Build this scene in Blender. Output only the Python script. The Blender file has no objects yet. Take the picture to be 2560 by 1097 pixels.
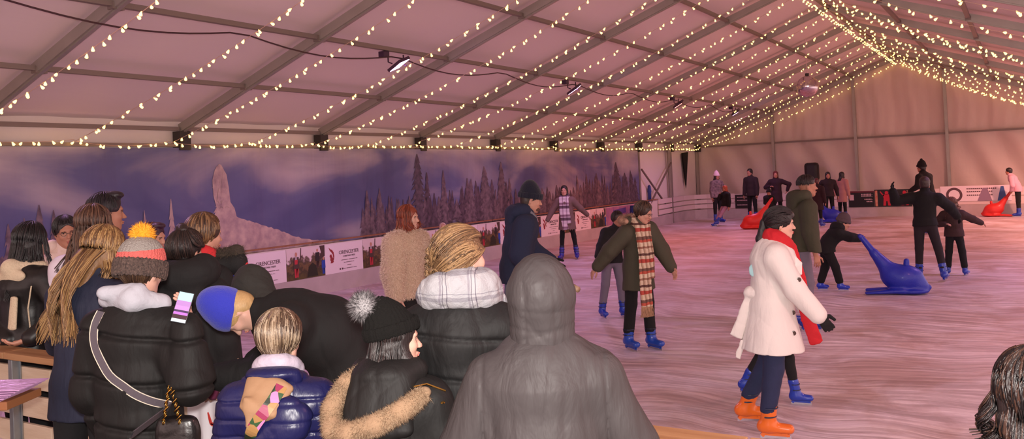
import bpy, math, random
import numpy as np
from mathutils import Vector, Matrix
SC=bpy.context.scene; COL=SC.collection
R=math.radians
# ------------------------------------------------------------------ camera
FX=2104.15; CY=394.7; PITCH=0.021; ROLL=-0.0442; YAW=0.5458; CAMH=2.03
_f=np.array([-math.sin(YAW)*math.cos(PITCH),math.cos(YAW)*math.cos(PITCH),math.sin(PITCH)])
_r=np.array([math.cos(YAW),math.sin(YAW),0.]); _u=np.cross(_r,_f)
_r2=math.cos(ROLL)*_r+math.sin(ROLL)*_u; _u2=-math.sin(ROLL)*_r+math.cos(ROLL)*_u
CAM=np.array([0,0,CAMH])
cd=bpy.data.cameras.new('camera'); cam=bpy.data.objects.new('camera',cd); COL.objects.link(cam)
cd.sensor_width=36; cd.lens=FX*36/2560; cd.shift_y=(CY-548.5)/2560; cd.clip_start=.05; cd.clip_end=300
M=Matrix(((_r2[0],_u2[0],-_f[0],0),(_r2[1],_u2[1],-_f[1],0),(_r2[2],_u2[2],-_f[2],CAMH),(0,0,0,1)))
cam.matrix_world=M; SC.camera=cam
def at(px,py,d): return CAM+d*(_f+_r2*(px-1280)/FX+_u2*(CY-py)/FX)
def ground(px,py,z=0.):
    v=_f+_r2*(px-1280)/FX+_u2*(CY-py)/FX
    return CAM+v*((z-CAMH)/v[2])
def project(P):
    d=np.array(P)-CAM; w=d@_f
    return (1280+FX*(d@_r2)/w, CY-FX*(d@_u2)/w, w)
def on_x(px,py,X):
    v=_f+_r2*(px-1280)/FX+_u2*(CY-py)/FX
    return CAM+v*(X/v[0])
def on_y(px,py,Y):
    v=_f+_r2*(px-1280)/FX+_u2*(CY-py)/FX
    return CAM+v*(Y/v[1])
# ------------------------------------------------------------------ materials
def lin(c):
    return tuple((x/255/12.92 if x/255<=.04045 else ((x/255+.055)/1.055)**2.4) for x in c)
MATS={}
def mat(name,c,rough=.8,bump=0.,scale=40.,stretch=(1,1,1),var=0.,c2=None,vscale=6.,metal=0.,sheen=0.,spec=.5,detail=4.,emit=None,estr=0.,coat=0.,trans=0.,sss=0.,dist=.01):
    if name in MATS: return MATS[name]
    m=bpy.data.materials.new(name); m.use_nodes=True; nt=m.node_tree; N=nt.nodes; L=nt.links
    b=N['Principled BSDF']; c1=lin(c)+(1,)
    b.inputs['Base Color'].default_value=c1; b.inputs['Roughness'].default_value=rough; b.inputs['Metallic'].default_value=metal
    b.inputs['Specular IOR Level'].default_value=spec
    if sheen: b.inputs['Sheen Weight'].default_value=sheen; b.inputs['Sheen Roughness'].default_value=.5
    if coat: b.inputs['Coat Weight'].default_value=coat; b.inputs['Coat Roughness'].default_value=.15
    if sss: b.inputs['Subsurface Weight'].default_value=sss; b.inputs['Subsurface Radius'].default_value=(.02,.008,.004); b.inputs['Subsurface Scale'].default_value=.5
    if emit: b.inputs['Emission Color'].default_value=lin(emit)+(1,); b.inputs['Emission Strength'].default_value=estr
    if bump or var:
        tc=N.new('ShaderNodeTexCoord'); mp=N.new('ShaderNodeMapping'); mp.inputs['Scale'].default_value=stretch
        L.new(tc.outputs['Object'],mp.inputs['Vector'])
    if bump:
        n=N.new('ShaderNodeTexNoise'); n.inputs['Scale'].default_value=scale; n.inputs['Detail'].default_value=detail
        n.inputs['Distortion'].default_value=.4
        L.new(mp.outputs[0],n.inputs['Vector'])
        bp=N.new('ShaderNodeBump'); bp.inputs['Strength'].default_value=bump; bp.inputs['Distance'].default_value=dist
        L.new(n.outputs['Fac'],bp.inputs['Height']); L.new(bp.outputs[0],b.inputs['Normal'])
    if var:
        n2=N.new('ShaderNodeTexNoise'); n2.inputs['Scale'].default_value=vscale; n2.inputs['Detail'].default_value=5
        L.new(mp.outputs[0],n2.inputs['Vector'])
        cr=N.new('ShaderNodeValToRGB'); cr.color_ramp.elements[0].position=.5-.25/max(var,.3); cr.color_ramp.elements[1].position=.5+.25/max(var,.3)
        cc=c2 if c2 else tuple(max(0,x*(1-.5*var)) for x in c)
        cr.color_ramp.elements[0].color=lin(cc)+(1,); cr.color_ramp.elements[1].color=c1
        L.new(n2.outputs['Fac'],cr.inputs[0]); L.new(cr.outputs[0],b.inputs['Base Color'])
    MATS[name]=m; return m
def bands(name,stops,axis='Z',period=1.,rough=.85,bump=.3,scale=150.,noise=0.,off=0.,two=None,const=True):
    """striped fabric: stops=[(pos,color)] along an object axis, repeated with period; two=(axis,period,stops) multiplied in"""
    if name in MATS: return MATS[name]
    m=bpy.data.materials.new(name); m.use_nodes=True; nt=m.node_tree; N=nt.nodes; L=nt.links; b=N['Principled BSDF']
    b.inputs['Roughness'].default_value=rough
    tc=N.new('ShaderNodeTexCoord'); sx=N.new('ShaderNodeSeparateXYZ'); L.new(tc.outputs['Object'],sx.inputs[0])
    def ramp(ax,per,st,of):
        a=N.new('ShaderNodeMath'); a.operation='ADD'; L.new(sx.outputs[ax],a.inputs[0]); a.inputs[1].default_value=of+100*per
        if noise:
            nn=N.new('ShaderNodeTexNoise'); nn.inputs['Scale'].default_value=14; L.new(tc.outputs['Object'],nn.inputs['Vector'])
            mm=N.new('ShaderNodeMath'); mm.operation='MULTIPLY_ADD'; L.new(nn.outputs['Fac'],mm.inputs[0]); mm.inputs[1].default_value=noise; L.new(a.outputs[0],mm.inputs[2]); a=mm
        d=N.new('ShaderNodeMath'); d.operation='DIVIDE'; L.new(a.outputs[0],d.inputs[0]); d.inputs[1].default_value=per
        f=N.new('ShaderNodeMath'); f.operation='FRACT'; L.new(d.outputs[0],f.inputs[0])
        cr=N.new('ShaderNodeValToRGB'); cr.color_ramp.interpolation='CONSTANT' if const else 'LINEAR'
        e=cr.color_ramp.elements
        while len(e)<len(st): e.new(.5)
        for i,(p,c) in enumerate(st): e[i].position=p; e[i].color=lin(c)+(1,)
        L.new(f.outputs[0],cr.inputs[0]); return cr.outputs[0]
    o=ramp(axis,period,stops,off)
    if two:
        o2=ramp(two[0],two[1],two[2],0)
        mx=N.new('ShaderNodeMix'); mx.data_type='RGBA'; mx.blend_type='MULTIPLY'; mx.inputs[0].default_value=1
        L.new(o,mx.inputs[6]); L.new(o2,mx.inputs[7]); o=mx.outputs[2]
    L.new(o,b.inputs['Base Color'])
    n=N.new('ShaderNodeTexNoise'); n.inputs['Scale'].default_value=scale; L.new(tc.outputs['Object'],n.inputs['Vector'])
    bp=N.new('ShaderNodeBump'); bp.inputs['Strength'].default_value=bump; bp.inputs['Distance'].default_value=.01
    L.new(n.outputs['Fac'],bp.inputs['Height']); L.new(bp.outputs[0],b.inputs['Normal'])
    MATS[name]=m; return m
# ------------------------------------------------------------------ mesh helpers
def link(name,me,m=None,parent=None,smooth=False,loc=None):
    if m is not None:
        for mm in (m if isinstance(m,(list,tuple)) else [m]): me.materials.append(mm)
    if smooth: me.polygons.foreach_set('use_smooth',[True]*len(me.polygons))
    o=bpy.data.objects.new(name,me); COL.objects.link(o)
    if parent: o.parent=parent
    if loc is not None: o.location=loc
    return o
def tag(o,label=None,cat=None,group=None,kind=None):
    if label: o['label']=label
    if cat: o['category']=cat
    if group: o['group']=group
    if kind: o['kind']=kind
    return o
def empty(name,loc=(0,0,0),rz=0,**k):
    o=bpy.data.objects.new(name,None); COL.objects.link(o); o.location=Vector([float(v) for v in loc]); o.rotation_euler=(0,0,rz); o.empty_display_size=.1
    return tag(o,**k)
class MB:
    def __init__(s): s.v=[]; s.f=[]; s.m=[]
    def add(s,vs,fs,mi=0):
        n=len(s.v); s.v+= [tuple(float(c) for c in v) for v in vs]; s.f+=[tuple(i+n for i in f) for f in fs]; s.m+=[mi]*len(fs); return s
    def box(s,a,b,mi=0):
        (x0,y0,z0),(x1,y1,z1)=a,b
        return s.add([(x0,y0,z0),(x1,y0,z0),(x1,y1,z0),(x0,y1,z0),(x0,y0,z1),(x1,y0,z1),(x1,y1,z1),(x0,y1,z1)],
              [(0,3,2,1),(4,5,6,7),(0,1,5,4),(1,2,6,5),(2,3,7,6),(3,0,4,7)],mi)
    def beam(s,a,b,w,h,up=(0,0,1),mi=0):
        a=Vector([float(c) for c in a]);b=Vector([float(c) for c in b]); d=(b-a).normalized(); up=Vector(up); x=d.cross(up).normalized(); y=x.cross(d).normalized()
        c=[-x*w/2-y*h/2,x*w/2-y*h/2,x*w/2+y*h/2,-x*w/2+y*h/2]
        return s.add([a+k for k in c]+[b+k for k in c],[(0,3,2,1),(4,5,6,7),(0,1,5,4),(1,2,6,5),(2,3,7,6),(3,0,4,7)],mi)
    def tube(s,pts,r,n=6,mi=0,cap=True):
        pts=[Vector([float(c) for c in p]) for p in pts]; rs=r if isinstance(r,(list,tuple,np.ndarray)) else [r]*len(pts)
        vs=[];fs=[]; x=None
        for i,p in enumerate(pts):
            d=(pts[min(i+1,len(pts)-1)]-pts[max(i-1,0)]); d=d.normalized() if d.length>1e-9 else Vector((0,0,1))
            if x is None: x=d.orthogonal().normalized()
            else:
                x=(x-d*x.dot(d)); x=x.normalized() if x.length>1e-6 else d.orthogonal().normalized()
            y=d.cross(x)
            for k in range(n):
                a=2*math.pi*k/n; vs.append(p+(x*math.cos(a)+y*math.sin(a))*rs[i])
        for i in range(len(pts)-1):
            for k in range(n):
                k2=(k+1)%n; fs.append((i*n+k,i*n+k2,(i+1)*n+k2,(i+1)*n+k))
        if cap: fs+= [tuple(range(n))[::-1], tuple((len(pts)-1)*n+k for k in range(n))]
        return s.add(vs,fs,mi)
    def prism(s,poly,depth,T,mi=0):
        """poly in xy -> T(x,y,z)"""
        n=len(poly); vs=[T(x,y,0) for x,y in poly]+[T(x,y,depth) for x,y in poly]
        return s.add(vs,[tuple(range(n))[::-1],tuple(range(n,2*n))]+[(i,(i+1)%n,(i+1)%n+n,i+n) for i in range(n)],mi)
    def lathe(s,prof,n=16,c=(0,0,0),mi=0):
        vs=[];fs=[]
        for r,z in prof:
            for k in range(n):
                a=2*math.pi*k/n; vs.append((c[0]+r*math.cos(a),c[1]+r*math.sin(a),c[2]+z))
        for i in range(len(prof)-1):
            for k in range(n): fs.append((i*n+k,i*n+(k+1)%n,(i+1)*n+(k+1)%n,(i+1)*n+k))
        fs+=[tuple(range(n))[::-1],tuple((len(prof)-1)*n+k for k in range(n))]
        return s.add(vs,fs,mi)
    def build(s,name,m=None,parent=None,smooth=False,origin=None,bevel=0):
        me=bpy.data.meshes.new(name)
        v=s.v
        if origin is not None: v=[(a-origin[0],b-origin[1],c-origin[2]) for a,b,c in v]
        me.from_pydata(v,[],s.f); me.update()
        o=link(name,me,m,parent,smooth)
        if any(s.m): me.polygons.foreach_set('material_index',s.m)
        if origin is not None: o.location=Vector([float(c) for c in origin])
        if bevel:
            b=o.modifiers.new('bevel','BEVEL'); b.width=bevel; b.segments=2; b.limit_method='ANGLE'
        return o
def text(s,size,m,parent,loc,rot,name='lettering',ext=.002,align='CENTER',sx=1.):
    cu=bpy.data.curves.new(name,'FONT'); cu.body=s; cu.size=size; cu.extrude=ext; cu.align_x=align; cu.align_y='CENTER'; cu.resolution_u=3
    t=bpy.data.objects.new(name+'_c',cu); COL.objects.link(t)
    dg=bpy.context.evaluated_depsgraph_get(); me=bpy.data.meshes.new_from_object(t.evaluated_get(dg)); bpy.data.objects.remove(t)
    me.materials.clear(); me.materials.append(m)
    o=bpy.data.objects.new(name,me); COL.objects.link(o); o.parent=parent; o.location=loc; o.rotation_euler=rot; o.scale=(sx,1,1)
    return o
# ------------------------------------------------------------------ the marquee
L_=11.372; HE=3.0; W_=7.577; HR=5.695; BAY=3.092; Y0=8.682; YG=Y0+8*BAY
def rp(k,s,side=1,dz=0):   # point on roof line of frame k, s 0 eave .. 1 ridge
    x=-L_+W_*s if side>0 else -L_+2*W_-W_*s
    return np.array([x,Y0+k*BAY,HE+(HR-HE)*s+dz])
m_roof=mat('white_pvc_roof',(233,216,214),.62,bump=.25,scale=3,stretch=(1,.25,1),var=.25,c2=(222,205,204),vscale=1.2,dist=.03)
m_alu=mat('aluminium',(176,168,160),.42,metal=.55,var=.3,vscale=3)
m_purlin=mat('dull_steel',(132,118,112),.5,metal=.4)
m_dark=mat('dark_bracket',(50,42,40),.6)
m_gable=mat('gable_pvc',(226,205,196),.6,bump=.5,scale=2.2,stretch=(1,1,.5),var=.2,vscale=1,dist=.06)
KA=-4; KB=8
# roof slopes with a soft billow per bay
def slope(side):
    mb=MB(); ns,nk=20,(KB-KA)*6
    vs=[];fs=[]
    for i in range(nk+1):
        k=KA+(KB+.12-KA)*i/nk
        for j in range(ns+1):
            s=-.035+1.035*j/ns; f=k-math.floor(k+1e-9); bil=.05*math.sin(math.pi*f)*math.sin(math.pi*((s*5)%1))
            vs.append(rp(k,s,side,.16+bil))
    for i in range(nk):
        for j in range(ns):
            a=i*(ns+1)+j; fs.append((a,a+1,a+ns+2,a+ns+1) if side<0 else (a,a+ns+1,a+ns+2,a+1))
    mb.add(vs,fs); return mb
for sd,nm in ((1,'ceiling'),(-1,'ceiling')):
    o=slope(sd).build(nm,m_roof,smooth=True); tag(o,kind='structure')
    if sd>0: o['label']='white marquee roof lining over the left half of the rink'
    else: o['label']='white marquee roof lining right of the ridge'
# rafters
for k in range(KA,KB+1):
    for sd in (1,-1):
        mb=MB(); a=rp(k,0,sd,-.02); b=rp(k,1,sd,-.02)
        mb.beam(a+np.array([0,0,.03]),b+np.array([0,0,.03]),.10,.13); mb.beam(a+np.array([0,0,-.045]),b+np.array([0,0,-.045]),.05,.03)
        o=mb.build('trim_rafter',m_alu); tag(o,'aluminium roof rafter spanning from eave to ridge','roof rafter','roof rafters',kind='structure')
        # knuckles
        for s in (.2,.4,.6,.8):
            q=rp(k,s,sd,-.03); MB().box(q-np.array([.05,.07,.03]),q+np.array([.05,.07,.05])).build('bracket',m_purlin,o)
        if sd>0:
            q=rp(k,0,sd,-.14); MB().box(q-np.array([.09,.1,.2]),q+np.array([.09,.1,.1])).build('bracket',m_dark,o)
# purlins
for j,s in enumerate((0,.2,.4,.6,.8,1.0)):
    for sd in (1,-1):
        if s==1.0 and sd<0: continue
        mb=MB()
        for k in range(KA,KB):
            a=rp(k,s,sd,-.0);b=rp(k+1,s,sd,-.0)
            mb.beam(a+np.array([0,.06,0]),b-np.array([0,.06,0]),.075 if s<1 else .11,.06)
        o=mb.build('trim_purlin',m_purlin); tag(o,'straight metal purlin running the length of the marquee roof','roof purlin','roof purlins',kind='structure')
# wall left: white band + wall cloth behind the mural
XW=-L_-.0
mb=MB(); vs=[];fs=[]
n=200
for i in range(n+1):
    y=Y0+KA*BAY+((KB-KA)*BAY+.3)*i/n
    for j,z in enumerate((0,.9,1.8,2.6,3.16)):
        vs.append((XW-.14-.03*math.sin(y*4.1+z)*math.sin(y*1.3),y,z))
for i in range(n):
    for j in range(4):
        a=i*5+j; fs.append((a,a+1,a+6,a+5))
mb.add(vs,fs); m_band=mat('white_wall_pvc',(232,218,214),.6,bump=.3,scale=4,dist=.02)
tag(mb.build('wall_left',m_band,smooth=True),'white side wall cloth of the marquee behind the mural','wall',kind='structure')
for k in range(KA,KB+1):
    MBp=MB().box((XW-.11,Y0+k*BAY-.06,0),(XW-.01,Y0+k*BAY+.06,HE-.1))
    tag(MBp.build('trim_wall_post',m_alu),'aluminium upright leg of the marquee side wall','post','side wall legs',kind='structure')
mb=MB().beam((XW+.02,Y0+KA*BAY,2.74),(XW+.02,Y0+KB*BAY,2.74),.05,.05)
tag(mb.build('trim_eave_rail',m_purlin),'thin rail carrying the top edge of the mural','rail',kind='structure')
tag(MB().add([rp(KA,.97,1,.19),rp(KB,.97,1,.19),rp(KB,1,1,.20),rp(KA,1,1,.20),rp(KB,.97,-1,.19),rp(KA,.97,-1,.19)],[(0,3,2,1),(3,5,4,2)]).build('ceiling_ridge_cap',m_roof),'narrow roof cap over the ridge','roof cap',kind='structure')
# ---- gable wall
XR=-L_+2*W_
vs=[];fs=[];nx=150;nz=30
for i in range(nx+1):
    x=-L_-.3+(2*W_+.6)*i/nx; top=HE+(HR-HE)*(1-abs(x-(-L_+W_))/W_)+.19
    for j in range(nz+1):
        z=top*j/nz
        u=(x+L_)/3.03; fu=u-math.floor(u)
        am=.05+.05*(z<2.8)
        y=YG+.12+am*math.sin(5*fu*3.1+ (z if z<2.8 else z*.3)*2.6+math.floor(u)*2)*math.sin(math.pi*fu)+.02*math.sin(x*17+math.sin(z*3))*(z>2.85)
        vs.append((x,y,z))
for i in range(nx):
    for j in range(nz):
        if x and (i in ()): continue
        a=i*(nz+1)+j; fs.append((a,a+nz+1,a+nz+2,a+1))
tag(MB().add(vs,fs).build('wall_back',m_gable,smooth=True),'wrinkled white gable wall cloth at the far end of the marquee','wall',kind='structure')
for i,s in enumerate((.4,.8)):
    for sd in (1,-1):
        q=rp(KB,s,sd); mb=MB().box((q[0]-.05,YG-.05,0),(q[0]+.05,YG+.07,q[2]-.1))
        tag(mb.build('trim_gable_post',m_alu),'aluminium upright of the gable wall','post','gable uprights',kind='structure')
mb=MB().beam((-L_,YG,2.86),(XR,YG,2.86),.06,.07)
tag(mb.build('trim_gable_tie',m_purlin),'horizontal tie bar across the gable wall','tie bar',kind='structure')
# door gap in the last side bay: posts, black slit, cloth, cross braces
ya=on_x(1600,430,XW+.04)[1]; yb=on_x(1676,430,XW+.04)[1]; yc=on_x(1745,430,XW+.04)[1]
for yy in (yb,):
    tag(MB().box((XW,yy-.06,0),(XW+.08,yy+.06,HE-.05)).build('trim_wall_post',m_alu),'aluminium upright beside the emergency exit slit','post',kind='structure')
br=MB(); yb2=yb-.0
br.beam((XW+.06,ya+.1,2.05),(XW+.06,yb-.7,.75),.05,.05); o=br.build('trim_brace',m_purlin); tag(o,'metal brace falling to the right beside the mural end','brace',kind='structure')
br=MB().beam((XW+.1,yb-.05,2.25),(XW+.1,ya+.7,.85),.05,.05); tag(br.build('trim_brace',m_purlin),'metal brace rising to the right beside the mural end','brace',kind='structure')
m_black=mat('night_gap',(8,7,9),.9)
y1=on_x(1709,420,XW)[1]; y2=on_x(1722,420,XW)[1]
mb=MB().add([(XW-.06,y1,2.62),(XW-.06,y2+.1,2.66),(XW-.05,y1+.25,1.2)],[(0,1,2)]); 
mb.add([(XW-.03,y1,2.62),(XW-.03,y2+.1,2.66),(XW-.02,y1+.25,1.2)],[(0,1,2)])
tag(mb.build('door_1',m_black),'dark slit of the half open tent exit flap in the far left corner','door flap',kind='structure')
# ---- mural
m_mur=bpy.data.materials.new('mural_print'); m_mur.use_nodes=True
nt=m_mur.node_tree;N=nt.nodes;Lk=nt.links;b=N['Principled BSDF']; b.inputs['Roughness'].default_value=.55
tc=N.new('ShaderNodeTexCoord'); mp=N.new('ShaderNodeMapping'); mp.inputs['Scale'].default_value=(1,.33,1.0); Lk.new(tc.outputs['Object'],mp.inputs[0])
n1=N.new('ShaderNodeTexNoise'); n1.inputs['Scale'].default_value=1.05; n1.inputs['Detail'].default_value=5; n1.inputs['Roughness'].default_value=.45; n1.inputs['Distortion'].default_value=.5; Lk.new(mp.outputs[0],n1.inputs[0])
sx=N.new('ShaderNodeSeparateXYZ'); Lk.new(tc.outputs['Object'],sx.inputs[0])
gr=N.new('ShaderNodeMapRange'); gr.inputs[1].default_value=.9; gr.inputs[2].default_value=2.9; gr.inputs[3].default_value=-.16; gr.inputs[4].default_value=.06; Lk.new(sx.outputs['Z'],gr.inputs[0])
ad=N.new('ShaderNodeMath'); Lk.new(n1.outputs['Fac'],ad.inputs[0]); Lk.new(gr.outputs[0],ad.inputs[1])
g2=N.new('ShaderNodeMapRange'); g2.inputs[1].default_value=14; g2.inputs[2].default_value=20; g2.inputs[3].default_value=0; g2.inputs[4].default_value=.09; Lk.new(sx.outputs['Y'],g2.inputs[0])
ad2=N.new('ShaderNodeMath'); Lk.new(ad.outputs[0],ad2.inputs[0]); Lk.new(g2.outputs[0],ad2.inputs[1])
cr=N.new('ShaderNodeValToRGB'); e=cr.color_ramp.elements
e[0].position=.36; e[0].color=lin((76,78,124))+(1,); e[1].position=.70; e[1].color=lin((184,170,176))+(1,)
x=e.new(.47); x.color=lin((94,94,136))+(1,); x=e.new(.55); x.color=lin((138,130,152))+(1,)
Lk.new(ad2.outputs[0],cr.inputs[0]); Lk.new(cr.outputs[0],b.inputs['Base Color'])
wv=N.new('ShaderNodeTexNoise'); wv.inputs['Scale'].default_value=5; mp2=N.new('ShaderNodeMapping'); mp2.inputs['Scale'].default_value=(1,1,.15); Lk.new(tc.outputs['Object'],mp2.inputs[0]); Lk.new(mp2.outputs[0],wv.inputs[0])
bp=N.new('ShaderNodeBump'); bp.inputs['Strength'].default_value=.5; bp.inputs['Distance'].default_value=.04; Lk.new(wv.outputs['Fac'],bp.inputs['Height']); Lk.new(bp.outputs[0],b.inputs['Normal'])
XM=XW+.035
def mur(y,z): return XM+.025*math.sin(y*3.1+.6*math.sin(z*2))*math.sin(y*.9+1)+.01*math.sin(y*9)
YM0=Y0-4*BAY; YM1=ya-.1
n=int((YM1-YM0)/.06); vs=[];fs=[];zz=np.linspace(.75,2.70,14)
for i in range(n+1):
    y=YM0+(YM1-YM0)*i/n
    for z in zz: vs.append((mur(y,z),y,z))
for i in range(n):
    for j in range(13):
        a=i*14+j; fs.append((a,a+1,a+15,a+14))
mb=MB().add(vs,fs)
rnd=random.Random(5)
layer=[0]
def decal(poly,mi):
    # poly list of (y,z); fan-free strips : triangulate via prism of polygon, conform to cloth
    layer[0]+=1; dx=.006+.0004*(layer[0]%20)
    ps=[(mur(y,z)+dx,y,min(z,2.68)) for y,z in poly]
    mb.add(ps,[tuple(range(len(ps)))],mi)
def tree(px,ptop,pbot,wpx,mi,snow=True,fat=1.):
    q=on_x(px,ptop,XM); q2=on_x(px,pbot,XM); y=q[1]; zt=q[2]; zb=max(.76,q2[2])
    w=abs(on_x(px+wpx/2,pbot,XM)[1]-on_x(px-wpx/2,pbot,XM)[1])/2*fat
    n=max(7,int((zt-zb)/.11)); 
    for i in range(n):
        a=i/n; z1=zt-(zt-zb)*a*1.0; z0=zt-(zt-zb)*min(1,(a+1.9/n)); ww=w*(.12+.88*(a+1/n)**.85)
        l=ww*rnd.uniform(.75,1.15); r=ww*rnd.uniform(.75,1.15)
        decal([(y-l,z0+rnd.uniform(-.03,.02)),(y-l*.45,z0+.035),(y-l*.15,z0-.01),(y+r*.3,z0+.03),(y+r,z0+rnd.uniform(-.03,.02)),(y+r*.15,z1),(y-l*.1,z1)][::-1],mi)
def ridge(pts,base,mi,jag=.03,nsub=40):
    # hill outline from pixel points
    Q=[on_x(px,py,XM) for px,py in pts]; ys=[q[1] for q in Q]; zs=[q[2] for q in Q]
    yy=np.linspace(ys[0],ys[-1],nsub); z=np.interp(yy,ys,zs)+np.array([rnd.uniform(-jag,jag) for _ in yy])
    for a in range(nsub-1):
        ps=[(mur(yy[a],base)+.005,yy[a],base),(mur(yy[a],z[a])+.005,yy[a],z[a]),(mur(yy[a+1],z[a+1])+.005,yy[a+1],z[a+1]),(mur(yy[a+1],base)+.005,yy[a+1],base)]
        mb.add(ps,[(0,3,2,1)],mi)
# 1 pink snow, 2 dark tree, 3 mid tree
ridge([(-200,640),(0,640),(120,690)],.76,3,.05)
ridge([(560,520),(600,545),(690,572),(760,598),(860,603),(905,602)],.76,1,.012,60)
for a in ((20,560,700,60),(95,512,700,70),(130,525,700,60),(60,545,700,60),(-40,540,700,70)): tree(*a,3)
tree(360,525,640,26,1); tree(425,497,700,34,1); tree(465,548,640,22,1)
# the tall snow-caked tree
def blob(pts,mi): 
    L=[on_x(px,py,XM) for px,py in pts]; decal([(q[1],q[2]) for q in L],mi)
blob([(522,640),(528,560),(540,520),(532,490),(529,450),(535,425),(546,410),(552,412),(566,436),(572,470),(576,505),(586,520),(592,545),(583,570),(590,640)],1)
for a in ((540,415,470,30),(556,425,520,34),(545,470,560,44),(560,500,620,50),(548,560,650,60)): tree(*a,1)
ridge([(908,560),(1000,548),(1100,512),(1260,505),(1290,520),(1440,510),(1590,482)],.76,2,.05,160)
for i in range(46):
    px=910+i*8.2; base=598-(px-905)*.137
    tree(px+rnd.uniform(-4,4),rnd.uniform(470,515)-(px>1150)*28,base,rnd.uniform(22,40),rnd.choice((2,2,3)))
for a in ((917,475,590,34),(947,470,590,34),(905,520,595,26)): tree(*a,3)
for a in ((1040,385,585,60),(1063,430,585,46),(1107,425,570,36),(1210,415,560,56),(1250,405,555,50),(1168,445,565,40)): tree(*a,2 if a[0]<1100 else 3)
for i in range(40):
    px=1290+i*7.6; tree(px,rnd.uniform(455,490)-(px>1430)*22,548-(px-1270)*.137,rnd.uniform(16,28),rnd.choice((2,2,2,3)))
for a in ((1355,470,535,34),(1372,478,535,28),(1490,432,510,26),(1540,405,505,34),(1575,425,500,28),(1560,432,500,26)): tree(*a,2 if a[0]>1400 else 3)
m_sn=mat('printed_snow',(210,182,172),.6,var=.9,c2=(146,120,130),vscale=7)
m_dt=mat('printed_dark_fir',(108,88,104),.6,var=1,c2=(36,26,42),vscale=9)
m_mt=mat('printed_frosted_fir',(134,112,122),.6,var=1,c2=(56,44,60),vscale=9)
o=mb.build('winter_mural',[m_mur,m_sn,m_dt,m_mt],smooth=True); tag(o,'long printed cloth of snowy firs under a purple cloudy sky, hung along the left wall','mural')
# ---- ice floor
m_ice=bpy.data.materials.new('scratched_ice'); m_ice.use_nodes=True
nt=m_ice.node_tree;N=nt.nodes;Lk=nt.links;b=N['Principled BSDF']
tc=N.new('ShaderNodeTexCoord')
nz=N.new('ShaderNodeTexNoise'); nz.inputs['Scale'].default_value=.45; nz.inputs['Detail'].default_value=2; Lk.new(tc.outputs['Object'],nz.inputs[0])
vm=N.new('ShaderNodeVectorMath'); vm.operation='MULTIPLY_ADD'; Lk.new(nz.outputs['Color'],vm.inputs[0]); vm.inputs[1].default_value=(1.6,1.6,0); Lk.new(tc.outputs['Object'],vm.inputs[2])
def aniso(rot,sc,strc,thr0,thr1,dst=.6):
    mp=N.new('ShaderNodeMapping'); mp.inputs['Rotation'].default_value=(0,0,R(rot)); mp.inputs['Scale'].default_value=strc; Lk.new(vm.outputs[0],mp.inputs[0])
    n=N.new('ShaderNodeTexNoise'); n.inputs['Scale'].default_value=sc; n.inputs['Detail'].default_value=6; n.inputs['Roughness'].default_value=.62; n.inputs['Distortion'].default_value=dst; Lk.new(mp.outputs[0],n.inputs[0])
    c=N.new('ShaderNodeValToRGB'); c.color_ramp.elements[0].position=thr0; c.color_ramp.elements[1].position=thr1; Lk.new(n.outputs['Fac'],c.inputs[0]); return c.outputs[0]
s1=aniso(-33,2.2,(.35,3.2,1),.38,.62); s2=aniso(-10,3.5,(.3,3.5,1),.42,.6); s3=aniso(25,5,(.25,4,1),.5,.62)
m1=N.new('ShaderNodeMix'); m1.data_type='RGBA'; m1.inputs[0].default_value=.5; Lk.new(s1,m1.inputs[6]); Lk.new(s2,m1.inputs[7])
m2=N.new('ShaderNodeMix'); m2.data_type='RGBA'; m2.inputs[0].default_value=.3; Lk.new(m1.outputs[2],m2.inputs[6]); Lk.new(s3,m2.inputs[7])
cr=N.new('ShaderNodeValToRGB'); e=cr.color_ramp.elements; e[0].position=.1; e[0].color=lin((186,172,182))+(1,); e[1].position=.85; e[1].color=lin((244,234,243))+(1,)
x=e.new(.45); x.color=lin((216,202,213))+(1,)
Lk.new(m2.outputs[2],cr.inputs[0])
pn=N.new('ShaderNodeTexNoise'); pn.inputs['Scale'].default_value=.9; pn.inputs['Detail'].default_value=7; pn.inputs['Roughness'].default_value=.65; Lk.new(vm.outputs[0],pn.inputs[0])
pc=N.new('ShaderNodeValToRGB'); pc.color_ramp.elements[0].position=.40; pc.color_ramp.elements[0].color=lin((222,206,196))+(1,); pc.color_ramp.elements[1].position=.60; pc.color_ramp.elements[1].color=(1,1,1,1); Lk.new(pn.outputs['Fac'],pc.inputs[0])
pm=N.new('ShaderNodeMix'); pm.data_type='RGBA'; pm.blend_type='MULTIPLY'; pm.inputs[0].default_value=1; Lk.new(cr.outputs[0],pm.inputs[6]); Lk.new(pc.outputs[0],pm.inputs[7]); Lk.new(pm.outputs[2],b.inputs['Base Color'])
rr=N.new('ShaderNodeMapRange'); rr.inputs[3].default_value=.38; rr.inputs[4].default_value=.7; Lk.new(m2.outputs[2],rr.inputs[0]); Lk.new(rr.outputs[0],b.inputs['Roughness'])
bp=N.new('ShaderNodeBump'); bp.inputs['Strength'].default_value=.35; bp.inputs['Distance'].default_value=.02; Lk.new(m2.outputs[2],bp.inputs['Height']); Lk.new(bp.outputs[0],b.inputs['Normal'])
mb=MB().add([(-L_-.4,-5,0),(8,-5,0),(8,YG+.5,0),(-L_-.4,YG+.5,0)],[(0,1,2,3)])
tag(mb.build('floor',m_ice),'scratched pale ice of the skating rink','ice',kind='structure')
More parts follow.
